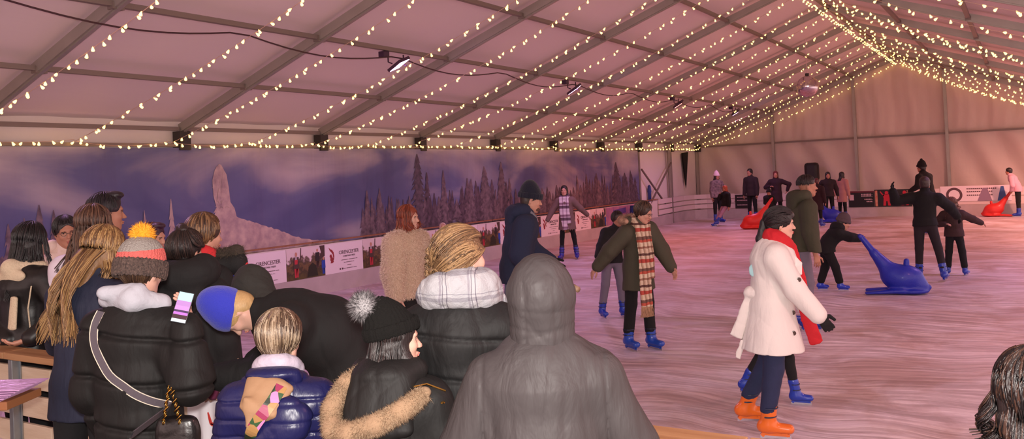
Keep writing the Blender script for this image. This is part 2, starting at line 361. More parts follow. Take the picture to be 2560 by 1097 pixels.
# ------------------------------------------------------------------ dasher boards, left side
XD=-11.2
m_kick=mat('grey_kickboard',(206,190,190),.5,bump=.2,scale=8,var=.4,vscale=3)
m_woodr=mat('orange_pine_rail',(168,112,78),.6,var=.5,vscale=12,stretch=(1,6,1))
m_wht=mat('white_banner_vinyl',(238,224,232),.45)
m_grn=mat('white_painted_boards',(225,212,206),.5,bump=.1,scale=10)
m_ink=mat('dark_ink',(92,66,74),.6); m_red=mat('logo_red',(150,44,52),.6); m_brt=mat('print_red',(190,48,62),.6); m_blu=mat('print_blue',(34,70,170),.6); m_jac=mat('print_jacket',(74,52,50),.6); m_skin0=mat('print_skin',(196,140,120),.6)
for n_ in range(2):
    pass
mb=MB(); YE=28.4
mb.box((XD-.05,-4,0),(XD,YE,.32)); mb.box((XD-.09,-4,.32),(XD-.05,YE,.90))
o=empty('rink_barrier',(XD,12,0),label='long low rink barrier with grey kick strip under the winter mural',cat='barrier')
for ob,nm in ((MB().box((XD-.06,-4,0),(XD,YE,.33)),'kickboard'),):
    q=ob.build(nm,m_kick,o,origin=None); q.location=(-XD,-12,0)
q=MB().box((XD-.09,-4,.33),(XD-.055,YE,.905)).build('back_board',m_grn,o); q.location=(-XD,-12,0)
mb=MB(); 
y=-4.
while y<YE: mb.beam((XD-.04,y+.01,.962),(XD-.04,min(y+3.05,YE)-.01,.962),.05,.025); y+=3.06
q=mb.build('top_rail',m_woodr,o); q.location=(-XD,-12,0)
def loc(o,x,y,z): return (x,y,z)
# photograph print material
def photo_mat(nm,seed):
    m=bpy.data.materials.new(nm); m.use_nodes=True; nt=m.node_tree;N=nt.nodes;K=nt.links;b=N['Principled BSDF']; b.inputs['Roughness'].default_value=.45
    tc=N.new('ShaderNodeTexCoord'); mp=N.new('ShaderNodeMapping'); mp.inputs['Location'].default_value=(seed,seed,0); K.new(tc.outputs['Object'],mp.inputs[0])
    n=N.new('ShaderNodeTexNoise'); n.inputs['Scale'].default_value=9; n.inputs['Detail'].default_value=6; K.new(mp.outputs[0],n.inputs[0])
    s=N.new('ShaderNodeSeparateXYZ'); K.new(tc.outputs['Object'],s.inputs[0])
    a=N.new('ShaderNodeMath'); a.operation='MULTIPLY_ADD'; K.new(n.outputs['Fac'],a.inputs[0]); a.inputs[1].default_value=.55; K.new(s.outputs['Z'],a.inputs[2])
    c=N.new('ShaderNodeValToRGB'); e=c.color_ramp.elements; e[0].position=.28; e[0].color=lin((88,74,34))+(1,); e[1].position=.70; e[1].color=lin((226,208,212))+(1,)
    for p,cc in ((.40,(58,44,30)),(.48,(112,84,52)),(.57,(70,56,48)),(.63,(136,112,104)),(.655,(222,204,208))):
        x=e.new(p); x.color=lin(cc)+(1,)
    K.new(a.outputs[0],c.inputs[0]); K.new(c.outputs[0],b.inputs['Base Color']); return m
PM=[photo_mat('tree_farm_photo',i*3.7) for i in range(3)]
def oval(c,ry,rz,n=10): return [(c[0]+ry*math.cos(2*math.pi*k/n),c[1]+rz*math.sin(2*math.pi*k/n)) for k in range(n)]
def fig(mb,y,z,s,top,bot,T,face=True):
    mb.prism([(y-.05*s,z),(y+.0*s,z),(y+.05*s,z+.26*s),(y-.06*s,z+.26*s)],.002,T,bot); mb.prism([(y+.0*s,z+.01),(y+.06*s,z),(y+.06*s,z+.26*s),(y-.0*s,z+.26*s)],.002,T,bot)
    mb.prism([(y-.09*s,z+.2*s),(y+.09*s,z+.2*s),(y+.08*s,z+.46*s),(y-.08*s,z+.46*s)],.003,T,top)
    mb.prism(oval((y,z+.52*s),.035*s,.05*s),.004,T,5)
NB=0
def white_panel(y0,y1,full=True):
    p=empty('advert_banner',(XD-.05,y0,.33),cat='banner')
    p['label']='white banner with a red squirrel logo and small print'; 
    w=y1-y0
    MB().box((0,0,0),(.012,w,.56)).build('sheet',m_wht,p,bevel=.002)
    T=lambda x,y,z:(.013+z,x,y)
    # red bushy-tailed squirrel-like mark
    lg=MB(); 
    lg.prism([(.10,.50),(.155,.46),(.19,.45),(.23,.40),(.245,.33),(.235,.27),(.205,.235),(.215,.30),(.205,.36),(.175,.40),(.13,.44)],.002,T)
    lg.prism([(.13,.36),(.165,.37),(.185,.33),(.215,.28),(.225,.22),(.19,.20),(.14,.20),(.155,.235),(.135,.26),(.14,.30),(.12,.33)],.002,T)
    lg.build('squirrel_logo',m_red,p)
    rot=(R(90),0,R(90))
    text('CIRENCESTER',.098,m_ink,p,(.0145,.60*w+.02,.375),rot,sx=.92)
    text('CHRISTMAS TREES',.042,m_ink,p,(.0145,.60*w+.02,.30),rot)
    for z,a,b in ((.225,.40,.86),(.175,.48,.76),(.12,.57,.68),(.06,.46,.82)):
        sm=MB(); sm.box((.012,a*w,z),(.0135,b*w,z+.003)); n=int((b-a)*w/.022)
        for i in range(n):
            if (i*7+int(z*1000))%9==0: continue
            y=a*w+i*.022; sm.box((.012,y,z),(.0145,y+.015,z+.012))
        sm.build('text_line',m_ink,p)
    for y in (.36,.42): MB().box((.012,y*w,.05),(.0145,y*w+.035,.085)).build('social_icon',m_ink,p)
    return p
def photo_panel(y0,y1,i):
    p=empty('photo_banner',(XD-.05,y0,.33),cat='banner'); w=y1-y0
    T=lambda x,y,z:(.0122+z,x,y)
    mb=MB().box((0,0,0),(.012,w,.56)); k=w/1.0
    fig(mb,.24*k,.04,.80,4,2,T); mb.prism([(.20*k,.28),(.27*k,.28),(.28*k,.36),(.20*k,.36)],.0035,T,2); mb.prism([(.21*k,.36),(.26*k,.36),(.26*k,.46),(.21*k,.46)],.0038,T,6)
    fig(mb,.80*k,.16,.62,1,4,T); fig(mb,.96*k,.03,.55,3,3,T)
    mb.prism([(.84*k,.30),(1.0*k,.36),(1.0*k,.56),(.86*k,.56),(.9*k,.44)],.002,T,4)
    mb.prism([(.52*k,.02),(.80*k,.02),(.78*k,.2),(.66*k,.27),(.56*k,.2)],.0015,T,7)
    mb.prism([(.33*k,.30),(.36*k,.56),(.38*k,.56),(.37*k,.42),(.46*k,.36),(.37*k,.39)],.002,T,4)
    mb.build('print',[PM[i%3],m_blk2,m_brt,m_blu,m_jac,m_skin0,m_pale,m_dkg],p)
    return p
m_blk2=mat('print_black',(36,28,34),.6); m_pale=mat('print_pale',(180,160,170),.6); m_dkg=mat('print_dark_green',(34,32,20),.6)
names_w=['white squirrel logo banner behind the two dark haired watchers, nearest to the left edge','white CIRENCESTER banner just right of the black fur trimmed hood, half hidden','white CIRENCESTER banner left of the red haired skater, fully in view','white banner behind the skater in the furry cream jacket','white banner right of the squatting adult in the cream coat','white banner behind the man in the navy coat','white squirrel logo banner left of the skater in the long tartan scarf','white squirrel logo banner under the outstretched arm of the scarf skater','white banner hidden behind the dark skater near the corner']
names_p=['farm photo banner behind the watchers on the left','farm photo banner between the two large CIRENCESTER banners','farm photo banner immediately left of the furry cream jacket','farm photo banner behind the small child in striped jacket','farm photo banner left of the navy coat','farm photo banner beside the front of the navy coat','farm photo banner in front of the scarf skater, partly covered','farm photo banner nearest to the dark skater with arms spread','farm photo banner closest to the blue barrels']
yb_=[(9.56,10.66,11.62),(11.62,12.68,13.66),(13.66,14.75,15.80),(15.80,16.85,17.9),(17.9,18.9,19.9)]
edges=[]; y=7.5
edges.append((7.5,8.55,9.56))
edges+= [(9.56,10.66,11.62),(11.62,12.68,13.66),(13.66,14.76,15.74),(15.74,16.84,17.82),(17.82,18.6,19.75),(19.95,21.0,22.0)]
edges=[(7.5,8.58,9.56),(9.56,10.66,11.62),(11.62,12.68,13.68),(13.68,14.74,15.72),(15.72,16.78,17.78),(17.78,18.6,19.86),(19.86,21.0,21.9),(21.9,22.93,24.0)]
for i,(a,b_,c) in enumerate(edges):
    p=white_panel(a,b_-.01) if i!=6 or True else None; p['label']=names_w[i]
    q=photo_panel(b_,c-.01,i); q['label']=names_p[i]
# pinkish purple banner close to the corner
p=empty('event_banner',(XD-.05,24.05,.33),cat='banner',label='pinkish purple printed banner at the far end of the left barrier')
m_pp=mat('pink_purple_print',(200,130,150),.5,var=.8,c2=(120,92,150),vscale=5)
MB().box((0,0,0),(.012,3.4,.56)).build('sheet',m_pp,p)
mb=MB(); T=lambda x,y,z:(.013+z,x,y)
mb.prism([(.5,.30),(1.5,.33),(1.5,.50),(.5,.46)],.002,T); mb.build('purple_block',mat('print_violet',(92,72,150),.6),p)
# far boards: corner + gable side
m_fb=mat('pale_far_boards',(226,206,204),.5,bump=.1,scale=6)
def board_run(pts,planks,label,name='plank_barrier'):
    o=empty(name,(pts[0][0],pts[0][1],0),label=label,cat='barrier'); ox,oy=pts[0]
    L=[(x-ox,y-oy) for x,y in pts]
    def strip(z0,z1,th,nm,m):
        vs=[];fs=[]
        for i,(x,y) in enumerate(L):
            a=L[max(i-1,0)];b=L[min(i+1,len(L)-1)]; d=Vector((b[0]-a[0],b[1]-a[1],0)).normalized(); n=Vector((d.y,-d.x,0))
            for s,z in ((0,z0),(0,z1),(th,z1),(th,z0)): vs.append((x-n.x*s,y-n.y*s,z))
        for i in range(len(L)-1):
            a=i*4;b=a+4
            for k in range(4): fs.append((a+k,b+k,b+(k+1)%4,a+(k+1)%4))
        fs+=[(0,1,2,3),(len(L)*4-4,len(L)*4-1,len(L)*4-2,len(L)*4-3)]
        MB().add(vs,fs).build(nm,m,o)
    strip(0,.36,.05,'kickboard',m_kick)
    for a,b in planks: strip(a,b,.03,'plank',m_fb)
    for i in range(0,len(L),1):
        x,y=L[i]; d=L[min(i+1,len(L)-1)]
    return o
corner=[(-11.2,28.4),(-11.2,29.3),(-11.15,30.2),(-11.0,31.1),(-10.7,31.9),(-10.2,32.35),(-9.6,32.5)]
corner=[(-11.2,28.4),(-11.3,30.0),(-11.35,31.4),(-11.2,32.2),(-10.8,32.5),(-9.7,32.5)]
board_run(corner,((.40,.56),(.60,.74),(.78,.95)),'slatted pale barrier curving round the far left corner')
board_run([(-9.7,32.5),(8,32.5)],((.37,.62),(.66,.93)),'straight pale barrier in front of the far gable wall')
def gban(x0,x1,z0,z1,m,label,name='advert_banner'):
    p=empty(name,(x0,32.49,z0),cat='banner',label=label); MB().box((0,-.012,0),(x1-x0,0,z1-z0)).build('sheet',m,p); return p
m_bk=mat('black_vinyl',(26,18,22),.5); m_mr=mat('maroon_vinyl',(96,24,40),.5); m_pk=mat('pale_print',(214,180,186),.5)
rg=(R(90),0,0)
xg=lambda px: on_y(px,500,32.5)[0]
p=gban(xg(1838),xg(1878),.37,.9,m_bk,'black banner with faint white lettering behind the leaning red haired girl')
mb=MB()
for z in (.42,.30,.12):
    mb=MB().box((.08,-.0135,z),(.56,-.012,z+.006))
    for i in range(9): mb.box((.08+i*.055,-.015,z),(.12+i*.055,-.012,z+.03))
    mb.build('text_line',m_pk,p)
p=gban(xg(2122),xg(2186),.34,.92,m_bk,'black and maroon banner with white lettering right of the beige coat')
mb=MB(); w=xg(2186)-xg(2122); mb.box((0,-.014,.52),(w,-.012,.58)); mb.build('border',m_mr,p)
mb=MB()
for z,a,b in ((.44,.5,.95),(.38,.5,.95),(.26,.62,.95),(.18,.70,.95)):
    n=int((b-a)*w/.05); mb=MB().box((a*w,-.0135,z),(b*w,-.012,z+.006))
    for i in range(n): mb.box((a*w+i*.05,-.015,z),(a*w+i*.05+.035,-.012,z+.035))
    mb.build('text_line',m_pk,p)
MB().box((.03,-.015,.25),(.18,-.012,.45)).build('pale_block',m_pk,p)
p=gban(xg(2187),xg(2280),.34,.95,m_bk,'black banner with three red standing figures')
mb=MB(); T=lambda x,y,z:(x,-.0125-z,y)
mb.box((.02,-.015,.02),(.1,-.012,.58)); mb.build('side_strip',mat('print_cream',(214,176,150),.6,var=1,c2=(190,60,40),vscale=12),p)
mb=MB()
for x in (.40,.68,.98):
    mb.prism([(x-.12,.04),(x-.04,.04),(x-.02,.2),(x+.02,.2),(x+.04,.04),(x+.12,.04),(x+.11,.3),(x+.13,.42),(x+.05,.44),(x-.05,.44),(x-.13,.42),(x-.1,.3)][::-1],.003,T)
    mb.prism(oval((x,.49),.06,.07)[::-1],.003,T)
mb.prism([(.18,.52),(.30,.36),(.32,.40),(.2,.56)][::-1],.003,T)
mb.build('red_figures',mat('figure_red',(196,34,60),.6),p)
p=gban(xg(2352),xg(2530),.48,1.0,m_wht,'white banner with a ring emblem behind the man with spread arms')
mb=MB(); ring=MB(); n=28
for i in range(n):
    a=2*math.pi*i/n; b=2*math.pi*(i+1)/n
    c=(.42,.22); r0,r1=.17,.25
    mb.prism([(c[0]+r0*math.cos(a),c[1]+r0*math.sin(a)),(c[0]+r1*math.cos(a),c[1]+r1*math.sin(a)),(c[0]+r1*math.cos(b),c[1]+r1*math.sin(b)),(c[0]+r0*math.cos(b),c[1]+r0*math.sin(b))][::-1],.003,T)
mb.build('ring_emblem',m_ink,p)
mb=MB()
for z,e_ in ((.40,.9),(.30,.82),(.18,.82)):
    mb=MB().box((.8,-.0135,z),(.8+int(e_/.06)*.06-.02,-.012,z+.006))
    for i in range(int(e_/.06)): mb.box((.8+i*.06,-.015,z),(.84+i*.06,-.012,z+.04))
    mb.build('text_line',m_ink,p)
mb=MB(); T=lambda x,y,z:(x,-.0125-z,y)
for px,wd,h,c in ((2462,.22,.44,0),(2506,.14,.48,1)):
    x=xg(px)-xg(2352); mb.prism([(x-wd,.0),(x+wd,.0),(x+wd*.4,h),(x-wd*.2,h)][::-1],.003,T,c)
mb.build('printed_shapes',[mat('print_greyviolet',(150,126,150),.5),mat('print_steelblue',(60,90,150),.5)],p)
# blue barrels near far corner
m_bl=mat('blue_plastic',(40,66,140),.45)
for px,d,h,l in ((1588,1.5,.62,'blue plastic drum beside the end of the mural'),(1637,.8,1.1,'tall blue post standing in the far left corner')):
    q=on_x(px,525,-10.9 if px<1600 else -11.25)
    o=MB().lathe([(.16,0),(.18,.05),(.18,.3),(.165,.33),(.18,.36),(.18,.75),(.16,.88)] if px<1600 else [(.06,0),(.06,1.2),(.075,1.25),(.05,1.45),(.0,1.5)],16).build('plastic_drum' if px<1600 else 'marker_post',m_bl,smooth=True)
    o.location=(q[0] if px<1600 else -11.42,q[1],0); tag(o,l,'drum' if px<1600 else 'post')
# PA loudspeaker
q=on_y(2029,430,32.9); o=empty('loudspeaker',(q[0],32.95,0),label='black rounded loudspeaker raised behind the far barrier',cat='loudspeaker')
MB().box((-.25,-.2,1.32),(.25,.2,2.02)).build('cabinet',m_bk,o,bevel=.11)
MB().tube([(0,0,0),(0,0,1.35)],.03,8).build('stand_pole',m_dark,o); 
for a in (0,120,240): MB().tube([(0,0,.5),(.3*math.cos(R(a)),.3*math.sin(R(a)),.01)],.015,6).build('leg',m_dark,o)
# ------------------------------------------------------------------ near barrier
YF=2.97
m_pl=mat('whitewashed_plank',(214,196,176),.62,bump=.25,scale=10,stretch=(1,1,6),var=.55,c2=(186,160,134),vscale=3,dist=.01)
m_rail=mat('worn_wooden_rail',(200,156,112),.5,bump=.2,scale=12,stretch=(.2,3,3),var=.7,c2=(140,92,56),vscale=5)
m_galv=mat('galvanised_steel',(166,172,178),.4,metal=.7,var=.5,vscale=9)
o=empty('near_barrier',(-3,YF,0),label='whitewashed plank barrier with a wooden top rail dividing watchers from the ice',cat='barrier')
def fb(a,b,nm,m,bev=.004):
    q=MB().box((a[0]+3,a[1]-YF,a[2]),(b[0]+3,b[1]-YF,b[2])).build(nm,m,o,bevel=bev); return q
for x0,x1 in ((-8,-5.6),(-5.59,-3.2),(-3.19,-.9),(-.89,1.4)): fb((x0,YF-.09,1.01),(x1,YF+.07,1.05),'top_rail',m_rail)
z=.955
while z>.05:
    for x0,x1 in ((-8,-5.2),(-5.19,-2.4),(-2.39,1.4)): fb((x0,YF-.02,z-.135),(x1,YF+.005,z),'plank',m_pl)
    z-=.178
pxp=-5.52
for x in (-7.6,pxp,-3.4,-1.3,.8):
    fb((x-.045,YF-.075,0),(x+.0,YF-.022,1.005),'post',m_galv,.003); fb((x+.0,YF-.03,0),(x+.012,YF-.022,1.005),'post_flange',m_galv,.001)
for x in (-6.6,-5.0,-4.1,-3.0): fb((x,YF+.01,0),(x+.05,YF+.06,1.0),'stud',m_pl)
# E

# ------------------------------------------------------------------ string lights
m_cab=mat('clear_cable',(196,160,140),.5); 
m_bulb=mat('warm_bulb',(255,226,150),.3,emit=(255,200,104),estr=5.0)
m_cap=mat('bulb_cap',(180,160,140),.5)
bm_=MB().lathe([(.003,.008),(.007,0),(.013,-.014),(.0185,-.034),(.016,-.042),(.006,-.046)],6); _t=bm_.build('bulb',m_bulb,smooth=True); BME=_t.data; bpy.data.objects.remove(_t)
SG=random.Random(3)
def string(pts,label,group,sp=.145,name='string_lights',r=.004):
    pts=[np.array(p,float) for p in pts]
    o=empty(name,pts[0],label=label,cat='string lights',group=group)
    P0=pts[0]
    MB().tube([p-P0 for p in pts],r,4).build('cable',m_cab,o)
    seg=[np.linalg.norm(b-a) for a,b in zip(pts,pts[1:])]; cum=np.concatenate([[0],np.cumsum(seg)]); Lt=cum[-1]; s=sp/2; i=0
    A=np.array(pts); n=0
    while s<Lt and n<99:
        p=np.array([np.interp(s,cum,A[:,k]) for k in range(3)])-P0
        b=bpy.data.objects.new('bulb',BME); COL.objects.link(b); b.parent=o
        a=(i%2)*math.pi+SG.uniform(-.7,.7); off=np.array([math.cos(a),math.sin(a),-.3])*.022
        b.location=Vector([float(v) for v in p+off]); b.rotation_euler=(SG.uniform(-.6,.6),SG.uniform(-.6,.6)+(.6 if i%2 else -.6),0)
        s+=sp*SG.uniform(.6,1.4); i+=1; n+=1
    return o
def cat(a,b,sag,n=22,sw=0):
    a=np.array(a);b=np.array(b); out=[]
    for i in range(n+1):
        t=i/n; p=a+(b-a)*t; p[2]-=sag*4*t*(1-t); p=p+np.array([0,sw*math.sin(t*math.pi),0]); out.append(p)
    return out
def at_label(side,k): 
    return ('string of warm bulbs crossing the %s roof slope from ridge to eave'%side)
for i in range(-6,17):
    k=i/2
    for sd in (1,-1):
        if sd<0 and k<1.0: continue
        yy=SG.uniform(-.25,.25)
        a=rp(k,.985,sd,-.17)+np.array([0,yy*.4,0]); b=rp(k-.12,.02 if sd>0 else .0,sd,-.16)+np.array([.0,0,0])
        if sd>0: b=np.array([-L_+.14,Y0+(k-.1)*BAY,2.80+SG.uniform(-.05,.05)])
        sag=SG.uniform(.16,.30) if sd>0 else SG.uniform(.45,.7)
        string(cat(a,b,sag),at_label('left' if sd>0 else 'right',k),'strings over the left slope' if sd>0 else 'strings over the right slope')
    # eave run
    if k<8:
        a=np.array([-L_+.14,Y0+(k-.1)*BAY,2.78]); b=np.array([-L_+.14,Y0+(k+.4)*BAY,2.80])
        string(cat(a,b,SG.uniform(.02,.09),8),'short swag of warm bulbs looped along the top edge of the mural','bulb swags along the left eave')
        if k>=1: 
            a=rp(k,1,1,-.2);b=rp(k+.5,1,1,-.2); string(cat(a,b,.04,8),'short run of warm bulbs tied beneath the ridge','bulb runs along the ridge')
# gable ridge-to-eave extra swag
# ------------------------------------------------------------------ floods + power cable
def flood(k,s,sd,col,power,label,glow=30,body=True):
    q=rp(k,s,sd,-.10); o=empty('floodlight',q,label=label,cat='floodlight')
    mf=mat('flood_glass_%d_%d_%d'%col,col,.3,emit=col,estr=glow); mk=mat('flood_housing',(60,30,60),.5)
    tilt=Matrix.Rotation(R(-28),4,'Y')@Matrix.Rotation(R(20),4,'X')
    def tv(mb): mb.v=[tuple(tilt@Vector(v)+Vector((.05,0,-.14))) for v in mb.v]; return mb
    tv(MB().box((-.14,-.17,0),(.14,.17,.05))).build('housing',mk,o,bevel=.01)
    tv(MB().box((-.12,-.15,-.004),(.12,.15,0))).build('lens',mf,o)
    MB().tube([(-.02,-.19,.05),(-.02,-.19,-.1),(.04,-.17,-.13)],.012,5).build('yoke',mk,o); MB().tube([(-.02,.19,.05),(-.02,.19,-.1),(.04,.17,-.13)],.012,5).build('yoke',mk,o)
    MB().box((-.1,-.33,-.03),(.02,-.2,.06)).build('junction_box',mk,o,bevel=.01)
    l=bpy.data.lights.new('flood_lamp','SPOT'); l.energy=power; l.color=lin(col); l.shadow_soft_size=.12; l.spot_size=R(165); l.spot_blend=.6
    lo=bpy.data.objects.new('flood_lamp',l); COL.objects.link(lo); lo.parent=o; lo.location=(.15,.05,-.42)
    return o
PUR=(236,176,250); RED=(255,120,110); PNK=(255,180,180)
FL=[(-1.5,PUR,'purple floodlight at the top left edge of the roof'),(.55,PUR,'large glowing purple floodlight, the nearest one over the left of the rink'),(2.5,PUR,'purple floodlight, second along the roof cable'),(4.6,RED,'red glowing floodlight clamped under the roof'),(6.4,PUR,'small violet floodlight, the farthest from the camera')]
for k,c,l in FL: flood(k,.4,1,c,FLP[c] if 0 else (240 if c==RED else 150),l)
for k,c in ((-1.5,PNK),(.5,PNK),(2.5,PUR),(4.6,RED),(6.5,(255,168,150))):
    flood(k,.4,-1,c,750 if k>6 else 170,'floodlight clamped under the right roof slope, outside the picture')['group']='floodlights under the right slope'
# power cable under purlin 2
mb=MB(); pts=[]
for i in range(-40,66):
    k=i/10; f=(k/2*1.0)%1; base=rp(k,.4,1,-.09); sag=.16*abs(math.sin(math.pi*(k-.55)))
    pts.append(base+np.array([.02*math.sin(k*5),0,-sag]))
mb.tube([p-pts[0] for p in pts],.011,5); o=mb.build('power_cable',mat('dark_cable',(66,40,44),.5)); o.location=Vector([float(v) for v in pts[0]]); tag(o,'dark power cable looping along the roof between the floodlights','cable')
# disco ball: located where it hangs from the roof
q=at(2019,216,22.5); o=empty('mirror_ball',q,label='large silvery mirror ball hanging below the string lights',cat='mirror ball')
rr=.29; vs=[];fs=[];nr=26
mb=MB(); prof=[(rr*math.sin(math.pi*i/26),rr*math.cos(math.pi*i/26)) for i in range(1,26)]
mb.lathe(prof,40)
MATb=mat('mirror_facets',(200,190,200),.16,metal=.95,bump=.0)
mb.build('ball',MATb,o); MB().tube([(0,0,rr),(0,0,rr+.06)],.05,10).build('motor_cap',m_dark,o)
top=HE+(HR-HE)*(1-abs(q[0]-(-L_+W_))/W_)
MB().tube([(0,0,rr),(0,0,top-q[2])],.008,5).build('hanging_wire',m_pk,o)
# ------------------------------------------------------------------ lights
w=bpy.data.worlds.new('world'); SC.world=w; w.use_nodes=True; bg=w.node_tree.nodes['Background']; bg.inputs[0].default_value=(.82,.57,.53,1); bg.inputs[1].default_value=2.35
fl=bpy.data.lights.new('camera_flash','AREA'); fl.size=.10; fl.energy=215; fl.color=(1,.93,.87)
fo=bpy.data.objects.new('camera_flash',fl); COL.objects.link(fo)
M2=M.copy(); M2.translation=Vector((M.translation+Vector([float(v) for v in (_u2*.13-_r2*.02)]))); fo.matrix_world=M2
vs_=SC.view_settings; vs_.view_transform='Standard'; vs_.look='None'; vs_.exposure=0; vs_.gamma=1
# ------------------------------------------------------------------ implicit surfaces -> one smooth mesh
f4=np.float32
def nrm(v):
    v=np.asarray(v,float); return v/max(1e-9,np.linalg.norm(v))
def RC(a,b,ra,rb,k=.02,q=0,per=.1,op='u'): return dict(t='rc',a=np.array(a,float),b=np.array(b,float),ra=ra,rb=rb,k=k,q=q,per=per,op=op)
def EL(c,r,M=None,k=.02,op='u'): return dict(t='el',c=np.array(c,float),r=np.array(r,float),M=np.eye(3) if M is None else np.array(M,float),k=k,op=op)
def EC(a,b,side,wa,wb,k=.02,q=0,per=.1,op='u'): return dict(t='ec',a=np.array(a,float),b=np.array(b,float),s=np.array(side,float),wa=wa,wb=wb,k=k,q=q,per=per,op=op)
def BX(c,h,M=None,k=.01,rd=.005,op='u'): return dict(t='bx',c=np.array(c,float),h=np.array(h,float),M=np.eye(3) if M is None else np.array(M,float),k=k,rd=rd,op=op)
def pev(P,o):
    t=o['t']
    if t=='rc':
        ba=o['b']-o['a']; L=float(np.linalg.norm(ba))+1e-9; pa=P-o['a'].astype(f4)
        h=np.clip(pa@(ba/L/L).astype(f4),0,1); d=np.linalg.norm(pa-h[:,None]*ba.astype(f4),axis=1)
        r=o['ra']+(o['rb']-o['ra'])*h
        if o['q']: r=r+o['q']*(np.abs(np.sin(math.pi*h*L/o['per']))**.5-1)
        return d-r
    if t=='ec':
        ba=o['b']-o['a']; L=float(np.linalg.norm(ba))+1e-9; u=ba/L; s=o['s']-u*(o['s']@u); s=nrm(s); n=np.cross(u,s)
        pa=P-o['a'].astype(f4); z=pa@u.astype(f4); h=np.clip(z/L,0,1); x=pa@s.astype(f4); y=pa@n.astype(f4); e=z-h*L
        w=o['wa'][0]+(o['wb'][0]-o['wa'][0])*h; dd=o['wa'][1]+(o['wb'][1]-o['wa'][1])*h
        if o['q']:
            m=o['q']*(np.abs(np.sin(math.pi*z/o['per']))**.5-1); w=w+m; dd=dd+m
        m=np.minimum(w,dd); k0=np.sqrt((x/w)**2+(y/dd)**2+(e/m)**2)+1e-6; k1=np.sqrt((x/w**2)**2+(y/dd**2)**2+(e/m**2)**2)+1e-6
        return k0*(k0-1)/k1
    if t=='el':
        q=(P-o['c'].astype(f4))@o['M'].astype(f4); r=o['r'].astype(f4); k0=np.linalg.norm(q/r,axis=1)+1e-6; k1=np.linalg.norm(q/(r*r),axis=1)+1e-6
        return k0*(k0-1)/k1
    if t=='bx':
        q=np.abs((P-o['c'].astype(f4))@o['M'].astype(f4))-(o['h']-o['rd']).astype(f4)
        return np.linalg.norm(np.maximum(q,0),axis=1)+np.minimum(q.max(axis=1),0)-o['rd']
def fev(P,prims,disp):
    d=None
    for o in prims:
        e=pev(P,o); k=o['k']
        if d is None: d=e; continue
        if o['op']=='u':
            h=np.maximum(k-np.abs(d-e),0)/k; d=np.minimum(d,e)-h*h*k*.25
        elif o['op']=='s':
            e=-e; h=np.maximum(k-np.abs(d-e),0)/k; d=np.maximum(d,e)+h*h*k*.25
        else:
            h=np.maximum(k-np.abs(d-e),0)/k; d=np.maximum(d,e)+h*h*k*.25
    if disp is not None: d=d+disp(P).astype(f4)
    return d
def bbox(prims,pad):
    lo=[];hi=[]
    for o in prims:
        if o['op']!='u': continue
        if o['t'] in('rc','ec'):
            r=max(o['ra'],o['rb']) if o['t']=='rc' else max(max(o['wa']),max(o['wb']))
            lo.append(np.minimum(o['a'],o['b'])-r); hi.append(np.maximum(o['a'],o['b'])+r)
        elif o['t']=='el': r=o['r'].max(); lo.append(o['c']-r); hi.append(o['c']+r)
        else: r=np.linalg.norm(o['h']); lo.append(o['c']-r); hi.append(o['c']+r)
    return np.min(lo,axis=0)-pad,np.max(hi,axis=0)+pad
